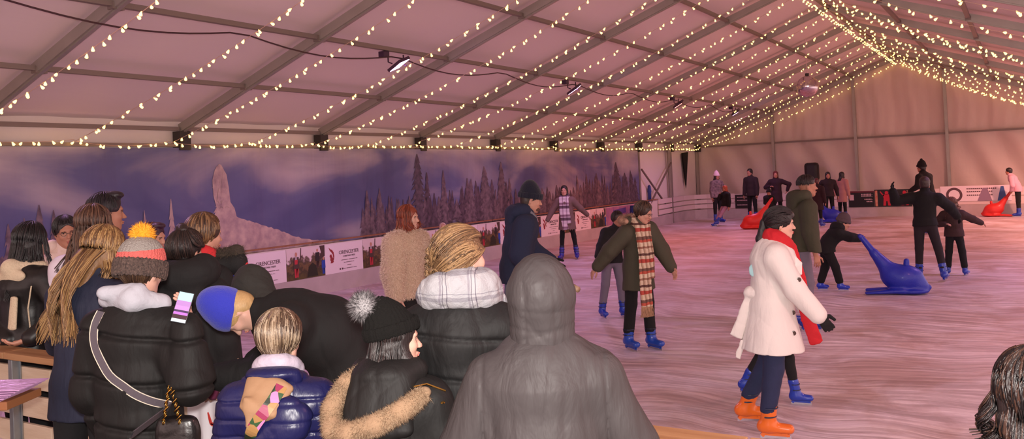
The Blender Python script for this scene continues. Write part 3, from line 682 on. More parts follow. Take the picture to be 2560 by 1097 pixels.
def sdf_mesh(name,prims,vox,disp=None,dmax=.02):
    lo,hi=bbox(prims,3*vox+dmax); B=4
    C=np.ceil((hi-lo)/(vox*B)).astype(int)+1
    ax=[lo[i]+(np.arange(C[i])*B+1.5)*vox for i in range(3)]
    G=np.stack(np.meshgrid(*ax,indexing='ij'),-1).reshape(-1,3).astype(f4)
    dc=np.empty(len(G),f4)
    for s in range(0,len(G),200000): dc[s:s+200000]=fev(G[s:s+200000],prims,None)
    act=np.abs(dc)<vox*B*1.35+dmax
    F=np.where(dc<0,-1.,1.).astype(f4).reshape(C); F=F[:,:,:,None,None,None]*np.ones((1,1,1,B,B,B),f4); F=F.reshape(-1,B,B,B)
    ia=np.nonzero(act)[0]
    off=np.stack(np.meshgrid(*[np.arange(B)-1.5]*3,indexing='ij'),-1).reshape(-1,3).astype(f4)*vox
    for s in range(0,len(ia),4000):
        i=ia[s:s+4000]; pts=(G[i][:,None,:]+off[None]).reshape(-1,3); F[i]=fev(pts,prims,disp).reshape(-1,B,B,B)
    F=F.reshape(C[0],C[1],C[2],B,B,B).transpose(0,3,1,4,2,5).reshape(C[0]*B,C[1]*B,C[2]*B)
    S=F<0
    c=[S[a:S.shape[0]-1+a,b:S.shape[1]-1+b,d:S.shape[2]-1+d] for a in(0,1) for b in(0,1) for d in(0,1)]
    cnt=sum(x.astype(np.int8) for x in c); A=(cnt>0)&(cnt<8)
    idx=np.argwhere(A); n=len(idx)
    vid=-np.ones(A.shape,np.int32); vid[A]=np.arange(n)
    acc=np.zeros((n,3),f4); w=np.zeros((n,1),f4)
    co=[(a,b,d) for a in(0,1) for b in(0,1) for d in(0,1)]
    vals={q:F[idx[:,0]+q[0],idx[:,1]+q[1],idx[:,2]+q[2]] for q in co}
    for p in co:
        for x in range(3):
            if p[x]==0:
                q=list(p); q[x]=1; q=tuple(q); va,vb=vals[p],vals[q]; m=(va<0)!=(vb<0)
                t=va/(va-vb+1e-12); t=np.where(m,t,0); pos=np.array(p,f4)[None]+0*t[:,None]; pos=pos.copy(); pos[:,x]+=t
                acc+=pos*m[:,None]; w+=m[:,None]
    V=(idx+acc/np.maximum(w,1))*vox+lo
    quads=[]
    for x in range(3):
        sl0=[slice(1,-1)]*3; sl1=[slice(1,-1)]*3; sl0[x]=slice(0,-1); sl1[x]=slice(1,None)
        a=S[tuple(sl0)];b=S[tuple(sl1)]; e=np.argwhere(a!=b)
        if not len(e): continue
        sg=a[e[:,0],e[:,1],e[:,2]]
        e=e.copy(); y,z=[i for i in range(3) if i!=x]
        base=e.copy(); base[:,y]+=1; base[:,z]+=1   # node index
        def cell(dy,dz):
            q=base.copy(); q[:,y]-=dy; q[:,z]-=dz; return vid[q[:,0],q[:,1],q[:,2]]
        q=np.stack([cell(1,1),cell(0,1),cell(0,0),cell(1,0)],1)
        fl=sg if x!=1 else ~sg
        q=np.where(fl[:,None],q,q[:,::-1]); quads.append(q)
    Q=np.concatenate(quads); Q=Q[(Q>=0).all(axis=1)]
    return np_mesh(name,V,Q)
def np_mesh(name,V,Q,mi=None):
    me=bpy.data.meshes.new(name); me.vertices.add(len(V)); me.vertices.foreach_set('co',np.asarray(V,f4).ravel())
    k=Q.shape[1]; me.loops.add(Q.size); me.loops.foreach_set('vertex_index',Q.astype(np.int32).ravel())
    me.polygons.add(len(Q)); me.polygons.foreach_set('loop_start',np.arange(len(Q),dtype=np.int32)*k)
    try: me.polygons.foreach_set('loop_total',np.full(len(Q),k,np.int32))
    except Exception: pass
    if mi is not None: me.polygons.foreach_set('material_index',np.asarray(mi,np.int32))
    me.update(calc_edges=True); me.validate(); me.polygons.foreach_set('use_smooth',np.ones(len(me.polygons),bool)); return me
def spikes(bp,dr,ln,r,seed=0,nm=1,bend=None):
    """bp Nx3 base points, dr Nx3 dirs, -> thin hair cones"""
    n=len(bp); rg=np.random.default_rng(seed); dr=dr/np.linalg.norm(dr,axis=1,keepdims=True)
    up=np.where(np.abs(dr[:,2:3])<.9,np.array([[0,0,1.]]),np.array([[1.,0,0]])); x=np.cross(dr,up); x/=np.linalg.norm(x,axis=1,keepdims=True); y=np.cross(dr,x)
    ln=np.broadcast_to(ln,(n,))[:,None]; r=np.broadcast_to(r,(n,))[:,None]
    bd=np.zeros((n,3)) if bend is None else bend
    ring=[x*math.cos(a)+y*math.sin(a) for a in (0,2.094,4.189)]
    V=np.concatenate([bp+q*r for q in ring]+[bp+dr*ln*.55+bd*.3*ln+q*r*.8 for q in ring]+[bp+dr*ln+bd*ln])
    i=np.arange(n); c=lambda j:i+j*n
    Q=[]
    for j in range(3):
        k=(j+1)%3; Q.append(np.stack([c(j),c(k),c(k+3),c(j+3)],1)); Q.append(np.stack([c(j+3),c(k+3),c(6),c(6)],1))
    tri=np.concatenate([Q[1],Q[3],Q[5]])[:,:3]; qd=np.concatenate([Q[0],Q[2],Q[4]])
    tri2=np.concatenate([qd[:,[0,1,2]],qd[:,[0,2,3]],tri]); m=rg.integers(0,nm,n); mi=np.tile(m,9)
    return V,tri2,mi
def strands(paths,r0,r1,seed=0,nm=3):
    S,T,_=paths.shape; rg=np.random.default_rng(seed)
    tg=np.gradient(paths,axis=1); tg/=np.linalg.norm(tg,axis=2,keepdims=True)+1e-9
    ref=np.array([.31,.17,.93]); x=np.cross(tg,ref); x/=np.linalg.norm(x,axis=2,keepdims=True)+1e-9; y=np.cross(tg,x)
    r=(r0+(r1-r0)*np.linspace(0,1,T)**1.5)[None,:,None]*rg.uniform(.7,1.3,(S,1,1))
    V=np.stack([paths+(x*math.cos(a)+y*math.sin(a))*r for a in (0,2.094,4.189)],2).reshape(-1,3)
    s,t,j=np.meshgrid(np.arange(S),np.arange(T-1),np.arange(3),indexing='ij'); k=(j+1)%3
    ix=lambda s,t,j:(s*T+t)*3+j
    Q=np.stack([ix(s,t,j),ix(s,t,k),ix(s,t+1,k),ix(s,t+1,j)],-1).reshape(-1,4)
    mi=np.repeat(rg.integers(0,nm,S),(T-1)*3); return V,Q,mi
def join_np(parts):
    """parts: (V,faces(n x k),mi) or a mesh"""
    vs=[];fs=[];ms=[];o=0
    for V,Q,m in parts:
        if Q.shape[1]==4: Q=np.concatenate([Q[:,[0,1,2]],Q[:,[0,2,3]]]); m=np.concatenate([m,m])
        vs.append(V);fs.append(Q+o);ms.append(m);o+=len(V)
    return np.concatenate(vs),np.concatenate(fs),np.concatenate(ms)
def me_np(me,mi=0):
    V=np.empty(len(me.vertices)*3,f4); me.vertices.foreach_get('co',V); Q=np.empty(len(me.loops),np.int32); me.loops.foreach_get('vertex_index',Q)
    Q=Q.reshape(-1,4); return V.reshape(-1,3),Q,np.full(len(Q),mi)
def folds(amp,fr,seed=0,st=(1,1,1)):
    rg=np.random.default_rng(seed); D=rg.normal(size=(5,3))*fr*np.array(st); W=rg.normal(size=(5,3))*fr*.7; ph=rg.uniform(0,6,5)
    def f(P):
        s=0
        for i in range(5): s=s+(1-np.abs(np.sin(.5*(P@D[i].astype(f4))+ph[i]+1.4*np.sin(P@W[i].astype(f4)))))**2
        return (amp*(s/5*1.6-.4)).astype(f4)
    return f
def rot(axis,deg):
    return np.array(Matrix.Rotation(R(deg),3,axis))
# ------------------------------------------------------------------ people
SK=dict(fair=(226,176,156),light=(214,158,136),mid=(190,132,108),tan=(170,112,88))
def skin_mat(k): return mat('skin_'+k,SK[k],.5,bump=.12,scale=220,sss=.12,var=.25,vscale=16,c2=tuple(int(x*.86) for x in SK[k]))
class Person:
    def __init__(s,label,phi,place,group=None,H=None,floor=0.,lean=(0,0),twist=0,neck=(8,0),head=(0,0,0),La=None,Ra=None,Ll=(0,3,0,8),Rl=(0,3,0,8),skate=None,wide=.112,hk=1.,vox=.01,cat='person',bulk=1.,curl=.45,hip=1.,drop=.050):
        s.label=label; s.vox=vox; s.bulk=bulk; s.skate=skate; s.curl=curl
        down=((.18,.03,-1),(.08,.16,-1)); La=La or down; Ra=Ra or down
        def fk(H):
            J={}; z=np.array([0,0,1.])
            foot=.077 if skate else .042
            P=np.zeros(3); tl=rot('Z',-twist)
            side=tl@np.array([1.,0,0]); fw=tl@np.array([0,1.,0])
            T=rot('Z',-twist)@rot('Y',lean[1])@rot('X',-lean[0]); up=T@z; sd=T@np.array([1.,0,0]); cf=T@np.array([0,1.,0])
            J['P']=P*H; J['up']=up; J['sd']=sd; J['cf']=cf
            mid=nrm(up*.6+z*.4)
            J['W']=(P+mid*.10)*H; J['C']=J['W']+up*.12*H; J['N']=J['W']+up*.195*H
            nd=nrm(rot('Z',-twist)@rot('Y',lean[1]*.6+neck[1])@rot('X',-(lean[0]*.6+neck[0]))@z)
            HF=rot('Z',-head[0])@rot('X',-head[1])@rot('Y',head[2]); J['HF']=HF
            J['NT']=J['N']+nd*.048*H
            J['HC']=J['NT']+HF@np.array([0,.012,.048])*H*hk
            J['hs']=.134*H/.23*hk
            for sgn,nm,A in ((-1,'L',La),(1,'R',Ra)):
                S=J['N']-up*drop*H+sd*sgn*wide*H; u=nrm(np.array([A[0][0]*sgn,A[0][1],A[0][2]])); f=nrm(np.array([A[1][0]*sgn,A[1][1],A[1][2]]))
                J['S'+nm]=S; J['E'+nm]=S+u*.165*H; J['H'+nm]=J['E'+nm]+f*.145*H; J['fd'+nm]=f
            for sgn,nm,A in ((-1,'L',Ll),(1,'R',Rl)):
                hp=P+side*sgn*.052-z*.015
                th=rot('Y',-sgn*A[1])@rot('X',A[0])@np.array([0,0,-1.]); sh=rot('Y',-sgn*A[1]*.8)@rot('X',A[0]-A[2])@np.array([0,0,-1.])
                J['hp'+nm]=hp*H; J['K'+nm]=J['hp'+nm]+th*.245*H; J['A'+nm]=J['K'+nm]+sh*.245*H; toe=rot('Z',-sgn*A[3])@np.array([0,1.,0])
                pit=(A[4] if len(A)>4 else 0); toe=np.array([toe[0]*math.cos(R(pit)),toe[1]*math.cos(R(pit)),-math.sin(R(pit))])
                J['toe'+nm]=toe; J['sh'+nm]=sh; J['fz'+nm]=J['A'+nm][2]-foot*H-(abs(math.sin(R(pit)))*.13*H if pit>0 else 0)
            dz=-min(J['fzL'],J['fzR'])
            for k,v in J.items():
                if isinstance(v,np.ndarray) and v.shape==(3,) and k not in('up','sd','cf','fdL','fdR','toeL','toeR','shL','shR'): J[k]=v+np.array([0,0,dz])
            return J
        s.fk=fk
        mode=place[0]
        if mode=='head':
            _,px,py,d=place[:4]; w=at(px,py,d)
            hc=lambda H:fk(H)['HC']
            if H is None:
                H=1.6
                for _ in range(4): H=H*(w[2]-floor)/hc(H)[2]
            else: floor=w[2]-hc(H)[2]
            ray=math.atan2(w[1],w[0])-math.pi/2; rz=ray-R(phi); c=hc(H); Rz=rot('Z',math.degrees(rz)); root=w-Rz@c; root[2]=floor
        else:
            _,px,py,hy=place[:4]; g=ground(px,py,floor); ray=math.atan2(g[1],g[0])-math.pi/2; rz=ray-R(phi); Rz=rot('Z',math.degrees(rz))
            w8=place[4] if len(place)>4 else .5
            def solve(H):
                J=fk(H); f=(J['AL']*(1-w8)+J['AR']*w8); f=f*np.array([1,1,0]); root=g-Rz@f; root[2]=floor
                tp=root+Rz@(J['HC']+J['HF']@np.array([0,0,.118])*J['hs']); return root,project(tp)[1]
            if H is None:
                a,b=.7,2.2
                for _ in range(30):
                    m=(a+b)/2
                    if solve(m)[1]>hy: a=m
                    else: b=m
                H=a
            root=solve(H)[0]
        s.H=H; s.J=fk(H); s.rz=rz
        s.root=empty('person',root,rz,label=label,cat=cat,group=group); s.rw=root; s.Rz=rot('Z',math.degrees(rz))
        if DBG: print('PERSON %.2f d=%.2f Y=%.2f'%(H,project(root)[2],root[1]),label,flush=True)
    def w2l(s,w): return s.Rz.T@(np.array(w)-s.rw)
    def hp(s,x,y,z): J=s.J; return J['HC']+J['HF']@np.array([x,y,z])*J['hs']
    def add(s,name,prims,m,vox=None,disp=None,parent=None,dmax=.02,label=None):
        me=sdf_mesh(name,prims,vox or s.vox,disp,dmax); o=link(name,me,m,parent or s.root,False)
        if label: o['label']=label
        return o
    def body(s,skin='light',face=True,hands=True,legs=True,lips=(186,114,102),brow=(60,40,32),feet=True,eyes=True,lt=None):
        J=s.J;H=s.H;hs=s.J['hs'];F=J['HF']; hp=s.hp; pr=[]
        E=lambda c,r,k=.02,op='u',M=None:pr.append(EL(hp(*c),np.array(r)*hs,F if M is None else F@M,k*hs,op))
        C=lambda a,b,r1,r2,k=.02,op='u':pr.append(RC(hp(*a),hp(*b),r1*hs,r2*hs,k*hs,op=op))
        E((0,-.014,.032),(.076,.093,.086)); E((0,.022,-.03),(.060,.064,.082),.03)
        if face:
            E((0,.034,-.082),(.040,.044,.030),.03); C((-.008,.066,-.100),(.008,.066,-.100),.017,.017,.02)
            C((-.05,.005,-.05),(-.02,.05,-.093),.022,.018,.03); C((.05,.005,-.05),(.02,.05,-.093),.022,.018,.03)
            E((0,.074,.024),(.052,.018,.012),.02); E((-.036,.062,-.026),(.02,.02,.018),.03); E((.036,.062,-.026),(.02,.02,.018),.03)
            for q in(-1,1): E((q*.031,.100,.004),(.017,.016,.010),.014,'s')
            C((0,.084,.004),(0,.107,-.030),.0075,.0105,.012); E((.010,.097,-.034),(.008,.009,.007),.006); E((-.010,.097,-.034),(.008,.009,.007),.006)
            E((0,.090,-.059),(.023,.010,.0055),.006); E((0,.088,-.071),(.019,.010,.0065),.006); E((0,.098,-.0645),(.022,.006,.0016),.004,'s')
        for q in(-1,1):
            M=rot('Z',-q*18)@rot('X',-8); E((q*.078,-.008,-.008),(.007,.017,.030),.006,M=M); E((q*.083,-.003,-.004),(.004,.008,.016),.005,'s')
        NT=J['HC']+F@np.array([0,-.02,-.06])*hs
        pr.append(RC(NT,J['N']-J['up']*.01*H,.052*hs*s.bulk**.5,.060*hs*s.bulk**.5,.04*hs))
        b=s.bulk; sd=J['sd']
        pr+=[EC(J['P']-np.array([0,0,.02*H]),J['W'],sd,(.088*H*b,.062*H*b),(.074*H*b,.054*H*b),.03),EC(J['W'],J['C'],sd,(.074*H*b,.054*H*b),(.088*H,.062*H),.03),
             EC(J['C'],J['N']-J['up']*.03*H,sd,(.088*H,.062*H),(.07*H,.045*H),.03),RC(J['N']-J['up']*.035*H,J['SL'],.038*H,.032*H,.03),RC(J['N']-J['up']*.035*H,J['SR'],.038*H,.032*H,.03)]
        for n in 'LR':
            pr+=[RC(J['S'+n],J['E'+n],.032*H,.025*H,.02),RC(J['E'+n],J['H'+n],.025*H,.0165*H,.015)]
            if hands: pr+=s.hand(n)
            if legs and not (s.skate and False):
                pr+=[RC(J['hp'+n],J['K'+n],.050*H*b**.5,.032*H,.03),RC(J['K'+n],J['A'+n],.032*H,.021*H,.02)]
                if feet and not s.skate: pr.append(RC(J['A'+n]-np.array([0,0,.015])*H,J['A'+n]+J['toe'+n]*.10*H-np.array([0,0,.022])*H,.022*H,.016*H,.02))
        o=s.add('body',pr,skin_mat(skin)); s.bodyo=o
        if face and eyes:
            for q in(-1,1):
                me=MB(); sph(me,hp(q*.031,.0695,.004),.0116*hs,F,1); 
                e=me.build('eye',[mat('eye_white',(226,216,210),.25),mat('iris_dark',(42,28,22),.2)],o,smooth=True)
                pr2=[EC(hp(q*.020,.089,.0165),hp(q*.046,.078,.0155),F@np.array([0,0,1]),(.0035*hs,.004*hs),(.0022*hs,.003*hs),.003)]
                s.add('eyebrow',pr2,mat('brow_%d_%d_%d'%brow,brow,.8),vox=min(s.vox,.003),parent=o,dmax=0)
                pr3=[EC(hp(q*.019,.0925,.0085),hp(q*.044,.0825,.0075),F@np.array([0,0,1]),(.0018*hs,.002*hs),(.0018*hs,.002*hs),.002)]
                s.add('eyelash',pr3,mat('lash',(30,20,20),.8),vox=min(s.vox,.0025),parent=o,dmax=0)
            me=[EC(hp(-.019,.0965,-.0605),hp(.019,.0965,-.0605),F@np.array([0,0,1]),(.0042*hs,.004*hs),(.0042*hs,.004*hs),.003),EC(hp(-.015,.0935,-.0705),hp(.015,.0935,-.0705),F@np.array([0,0,1]),(.005*hs,.004*hs),(.005*hs,.004*hs),.003),EL(hp(0,.095,-.0608),(.004*hs,.005*hs,.0035*hs),F,.002)]
            s.add('lips',me,mat('lips_%d_%d_%d'%lips,lips,.4),vox=min(s.vox,.003),parent=o,dmax=0)
        return o
    def hand(s,n,grow=0.,fing=True,curl=None,tl=1.):
        J=s.J;H=s.H; q=1 if n=='R' else -1; W=J['H'+n]; f=nrm(J.get('hd'+n,J['fd'+n])); c=s.curl if curl is None else curl
        pal=J.get('pn'+n); 
        if pal is None: pal=nrm(np.cross(f,[0,1.,0]))*q if abs(f[1])<.9 else np.array([-q*1.,0,0]); pal=pal if (pal@np.array([-q,0,0]))>=0 or 'pn'+n in J else -pal
        pal=nrm(pal-f*(pal@f)); side=np.cross(f,pal)*q   # thumb side
        if side@np.array([0,1,.25])<0 and 'pn'+n not in J: side=-side
        L=.108*H; g=grow; out=[EC(W+f*.02*H*.5,W+f*L*.46,side,(.0155*H+g,.010*H+g),(.0225*H+g,.0085*H+g),.012)]
        ln=(.40,.46,.43,.34)
        for i in range(4):
            b=W+f*L*.47+side*(.0165-.0112*i)*H
            a1=R(55)*c+R(6)*i*c; a2=R(110)*c+R(8)*i*c; d1=f*math.cos(a1)+pal*math.sin(a1); d2=f*math.cos(a2)+pal*math.sin(a2)
            sp=side*(.10-.065*i); d1=nrm(d1+sp); m=b+d1*L*ln[i]*.5; e=m+nrm(d2+sp*.5)*L*ln[i]*.5
            r=(.0053-.0003*(i==3))*H+g; out+=[RC(b,m,r,r*.93,.004),RC(m,e,r*.93,r*.8,.004)]
        b=W+f*L*.16+side*.013*H; m=b+nrm(f*.55+side*.75+pal*.25)*L*.27; e=m+nrm(f*.95+side*.25+pal*.35*(c+.4))*L*.25
        out+=[RC(b,m,.0085*H+g,.0065*H+g,.01),RC(m,e,.0063*H+g,.005*H+g,.004)]
        return out
    def glove(s,n,m,name='glove',grow=.004):
        J=s.J; pr=s.hand(n,grow)+[RC(J['H'+n]-J['fd'+n]*.03*s.H,J['H'+n]+J['fd'+n]*.01*s.H,.021*s.H,.019*s.H,.01)]
        return s.add(name,pr,m,vox=min(s.vox,.007))
    def coat(s,m,hem=.12,th=.012,flare=1.1,name='coat',q=0,per=.1,sleeve=(.042,.036,.027),fold=.006,ff=14,seed=1,collar=True,vox=None,waist=1.,disp=None,short=(0,0),cut=None,hips=1.,depth=1.,extra=(),wr=.0,chest=1.):
        J=s.J;H=s.H;b=s.bulk;sd=J['sd']; t=th
        dn=nrm(nrm(J['KL']-J['hpL'])+nrm(J['KR']-J['hpR'])+np.array([0,0,-1.2]))
        w=lambda x,y:(x*H*b+t,y*H*b*depth+t)
        hipw=w(.094*hips,.068*hips); wst=w(.082*waist,.062*waist); cw=w(.095*chest,.068*chest)
        pr=[EC(J['P'],J['W'],sd,hipw,wst,.04,q,per),EC(J['W'],J['C'],sd,wst,cw,.04,q,per),EC(J['C'],J['N']-J['up']*.035*H,sd,cw,w(.078,.05),.04,q,per),RC(J['N']-J['up']*.036*H,J['SL'],.042*H+t*.6,.037*H+t*.55,.05),RC(J['N']-J['up']*.036*H,J['SR'],.042*H+t*.6,.037*H+t*.55,.05)]
        if hem>0: pr.append(EC(J['P'],J['P']+dn*hem*H,sd,hipw,(hipw[0]*flare,hipw[1]*flare),.03,q,per))
        a,e,f=sleeve
        for i,n in enumerate('LR'):
            hd=J['H'+n]-J['fd'+n]*(.004+short[i])*H
            pr+=[RC(J['S'+n],J['E'+n],a*H+t*.6,e*H+t*.6,.035,q*.8,per*.8),RC(J['E'+n],hd,e*H+t*.6,f*H+t*.4,.02,q*.8,per*.8)]
        if collar: pr.append(RC(J['N']-J['up']*.005*H,J['N']+(J['NT']-J['N'])*.62,.047*H,.046*H,.02))
        pr+=list(extra)
        fd=folds(fold,ff,seed)
        dd=(lambda P:fd(P)+disp(P)) if disp else fd
        if cut: pr+=cut
        # flat hem
        if hem>0: pr.append(BX(J['P']+dn*(hem+.16)*H,(.5*H,.5*H,.16*H),frame(dn,sd),.01,0.001,'s'))
        o=s.add(name,pr,m,disp=dd,vox=vox,dmax=.02+q); s.coato=o; s.cpr=(pr,dd); return o
    def trousers(s,m,name='trousers',r=(.056,.040,.032),fold=.004,seed=3,hi=.02,vox=None,ends=(0,0)):
        if s.skate and ends==(0,0): ends=(.055,.055)
        J=s.J;H=s.H;pr=[EC(J['P']-np.array([0,0,.025*H]),J['P']+J['up']*hi*H,J['sd'],(.092*H*s.bulk,.066*H*s.bulk),(.086*H*s.bulk,.062*H*s.bulk),.03)]
        for i,n in enumerate('LR'):
            pr+=[RC(J['hp'+n],J['K'+n],r[0]*H,r[1]*H,.03),RC(J['K'+n],J['A'+n]-J['sh'+n]*ends[i]*H,r[1]*H,r[2]*H,.02)]
        return s.add(name,pr,m,disp=folds(fold,26,seed),vox=vox)
    def skates(s,col=(28,60,170),cuff=(24,28,60),high=1.):
        mb_=mat('skate_shell_%d_%d_%d'%col,col,.32,coat=.3); mk=mat('skate_dark',cuff,.5); ms=mat('blade_steel',(190,186,196),.25,metal=.9)
        J=s.J;H=s.H
        for n in 'LR':
            A=J['A'+n]; t=J['toe'+n]; up=nrm(np.array([0,0,1.])-t*t[2]); sd=np.cross(t,up); k=H/1.7
            heel=A-up*.045*k-t*.035*k; toe=A+t*.165*k-up*.058*k
            pr=[EC(heel+up*.006*k,toe+up*.004*k,sd,(.042*k,.044*k),(.048*k,.036*k),.03),RC(A-up*.02*k+t*.01*k,A-J['sh'+n]*.14*k*high,.056*k,.062*k,.04),EC(heel-up*.016*k,toe-up*.010*k,sd,(.042*k,.014*k),(.046*k,.012*k),.006)]
            b=s.add('skate_boot',pr,mb_,vox=min(s.vox,.009)); 
            bl=MB(); bl.beam(heel-up*.068*k-t*.02*k,toe-up*.058*k+t*.01*k,.006,.03*k,up=up); bl.build('blade',ms,b)
            ho=MB(); ho.beam(heel-up*.048*k,toe-up*.045*k,.012*k,.022*k,up=up); ho.beam(heel-up*.035*k,heel-up*.055*k+t*.02*k,.03*k,.05*k,up=t); ho.beam(toe-up*.025*k-t*.03*k,toe-up*.045*k-t*.04*k,.03*k,.05*k,up=t); ho.build('blade_holder',mb_,b)
            bu=MB(); 
            for hh,rr in ((.045,.064),(.11,.067)):
                c=A-J['sh'+n]*hh*k; bu.tube([c+(sd*math.cos(a)+t*math.sin(a))*rr*k for a in np.linspace(-.4,math.pi+.4,12)],.006*k,5)
            bu.build('buckle_strap',mk,b)
            pr=[RC(A-J['sh'+n]*.13*k*high,A-J['sh'+n]*.185*k*high,.056*k,.058*k,.01)]; s.add('boot_liner',pr,mk,vox=min(s.vox,.01),parent=b)
    def snap(s,p,d,off=.004,extra=()):
        d=nrm(d); P=np.array([np.array(p,float)+d*x for x in np.linspace(.45,-.05,251)],f4); v=fev(P,s.cpr[0]+list(extra),s.cpr[1]); i=int(np.argmax(v<off)); return P[i].astype(float)
    def reach(s,n,world,pole=(.5,-.3,-1),hd=None,pn=None):
        J=s.J;H=s.H;q=1 if n=='R' else -1; T=s.w2l(world); S=J['S'+n]; L1=.165*H;L2=.145*H; d=T-S; D=np.linalg.norm(d); D2=min(D,(L1+L2)*.995)
        u=d/D; T=S+u*D2; a=(L1*L1-L2*L2+D2*D2)/(2*D2); h=math.sqrt(max(0,L1*L1-a*a)); p=np.array([pole[0]*q,pole[1],pole[2]],float); p=nrm(p-u*(p@u))
        J['E'+n]=S+u*a+p*h; J['H'+n]=T; J['fd'+n]=nrm(T-J['E'+n])
        if hd is not None: J['hd'+n]=nrm(s.Rz.T@np.array(hd,float))
        if pn is not None: J['pn'+n]=nrm(s.Rz.T@np.array(pn,float))
        if DBG and D>(L1+L2)*1.05: print('   reach short by %.2f'%(D-L1-L2),s.label)
        return s
    # ---- hair
    def hcap(s,grow=.008,face=True,nape=-.075,front=.0,ear=False,side=0.):
        F=s.J['HF'];hs=s.J['hs'];hp=s.hp;g=grow
        pr=[EL(hp(0,-.016,.036),np.array([.078+g,.096+g,.087+g])*hs,F,.02*hs)]
        pr.append(EL(hp(0,-.045,-.03),np.array([.066+g,.055+g,.07])*hs,F,.03*hs))
        if side: 
            for q in(-1,1): pr.append(EL(hp(q*.066,-.01,-.02),np.array([.018+g,.045,.065+side])*hs,F,.02*hs))
        pr.append(EL(hp(0,.100+front,-.045),np.array([.066,.07,.115])*hs,F,.012*hs,'s'))
        pr.append(BX(hp(0,0,nape-.2),np.array([.3,.3,.2])*hs,F,.02*hs,.001,'s'))
        return pr
    def hair(s,cols,style='short',close=False,length=.3,seed=2,grow=.010,n=420,part=0.,wave=.01,sides=(1,1),spread=.11,fwd=0.,side=.0,nape=-.075,front=0.,sidemin=.95,backoff=.085):
        J=s.J;F=J['HF'];hs=J['hs'];hp=s.hp;rg=np.random.default_rng(seed)
        ms=[mat('hair_%d_%d_%d'%c,c,.42,bump=.35,scale=60,stretch=(6,6,.5),var=.5,vscale=30,spec=.6) for c in cols]
        pr=s.hcap(grow,nape=nape,side=side,front=front)
        if close and style=='short': pr[1]=EL(hp(0,-.030,-.035),np.array([.052+grow*.5,.036+grow*.5,.06])*hs,F,.03*hs)
        G=None
        if style=='long':
            N=J['N']; L=length
            for q,on in ((-1,sides[0]),(1,sides[1])):
                if on: pr.append(EC(hp(q*.06,-.02,-.02),hp(q*.075,.0+fwd,-.10-.0),F@np.array([0,1,0]),(.045*hs,.028*hs),(.05*hs,.025*hs),.03*hs)); 
            bk=-F[:,1]*np.array([1,1,0]); bk=nrm(bk)
            e=N+bk*.075*s.H+np.array([0,0,-L]); 
            o_=.068 if not close else .058; w_=1. if not close else .8; pr.append(EC(hp(0,-.06,-.04),N+bk*o_*s.H-np.array([0,0,.02]),F[:,0],(.07*hs,.04*hs),(.075*hs*w_,.03*hs*w_),.03*hs)); pr.append(EC(N+bk*o_*s.H-np.array([0,0,.02]),e,F[:,0],(.075*hs*w_,.026*hs*w_),(.05*hs*w_,.014*hs),.03*hs)) if not close else None
        if style=='bob': pr.append(EL(hp(0,-.03,-.045),np.array([.088,.085,.075])*hs,F,.03*hs)); pr=[p for p in pr if p['op']=='u']+[p for p in pr if p['op']=='s']
        if style=='bun': pr.append(EL(hp(0,-.05,.125),np.array([.045,.04,.036])*hs,F,.012*hs))
        if style=='pony': 
            pr.append(EL(hp(0,-.118,.02),np.array([.028,.03,.03])*hs,F,.012*hs)); g=hp(0,-.13,.0); pr.append(RC(g,g+np.array([0,-.03,-.12])*1.,.03*hs,.034*hs,.02)); pr.append(RC(g+np.array([0,-.03,-.12]),g+np.array([0,-.02,-length]),.034*hs,.012*hs,.02))
        if style=='quiff': pr.append(EL(hp(0,.035,.115),np.array([.055,.065,.028])*hs,F,.02*hs))
        fl=folds(.004*hs,60,seed,(1,1,.3))
        subs=[p for p in pr if p['op']!='u']; pr=[p for p in pr if p['op']=='u']
        subs_h=subs
        if style in('long','pony','bob'):
            pr2=pr[:2]+subs+pr[2:]
        else: pr2=pr+subs
        me=sdf_mesh('hair',pr2,max(.004,min(s.vox,.008)),fl,.01)
        parts=[me_np(me,len(ms)-1 if close and style not in('braid','long') else 0)]; bpy.data.meshes.remove(me)
        if close:
            T=14; az=rg.uniform(-math.pi,math.pi,n); ok=np.abs(az)>.0
            paths=[]
            for a in az:
                # azimuth a: 0 = front
                fa=abs(a)<.95
                th0=rg.uniform(.02,1.5); th1=1.95 if not fa else (1.0 if style!='short' else 1.05)
                if abs(a)<1.3 and not fa: th1=1.5
                if style in('short','bob','quiff') and abs(a)>=1.3: th1=math.acos(max(-.86,(nape-.036)/.095))*rg.uniform(.95,1.04)
                if th0>th1-.2: th0=th1-.7
                t=np.linspace(th0,th1,T//2 if style in('long','pony','braid') else T)
                lift=grow+.003+rg.uniform(0,.006)+(.007 if style in('braid','bunup','pony') else 0)
                rr=np.array([.078,.096,.087])+lift
                jit=a+rg.normal(0,.05)+.12*np.sin(t*3+rg.uniform(0,6))*(wave*20)
                pt=np.stack([np.sin(t)*np.sin(jit)*rr[0],np.sin(t)*np.cos(jit)*rr[1],np.cos(t)*rr[2]],1)+np.array([0,-.016,.036])
                if style in('long',) :
                    if fa: continue
                    w=np.array([F@p*hs+J['HC'] for p in pt]); T2=T-len(t); last=w[-1]; k=np.linspace(0,1,T2+1)[1:]
                    sdv=F[:,0]*np.sign(math.sin(a)); L=length*rg.uniform(.75,1.1); 
                    bk=nrm(-F[:,1]*np.array([1,1,0])); outw=nrm((last-J['HC'])*np.array([1,1,0]))
                    if abs(a)<2.0: 
                        if abs(a)<sidemin: continue
                        if not (sides[1] if a>0 else sides[0]): continue
                        tgt=last+outw*.035+np.array([0,0,-L*.9])+nrm(F[:,1]*np.array([1,1,0]))*fwd
                    else: tgt=J['N']+bk*(backoff*s.H)+F[:,0]*math.sin(a)*spread*1.3+np.array([0,0,-L])
                    mid=last+np.array([0,0,-.1])+outw*.02
                    if abs(a)>=2.0 and backoff>.09: mid=J['N']+bk*(backoff+.012)*s.H+F[:,0]*math.sin(a)*spread+np.array([0,0,.03])
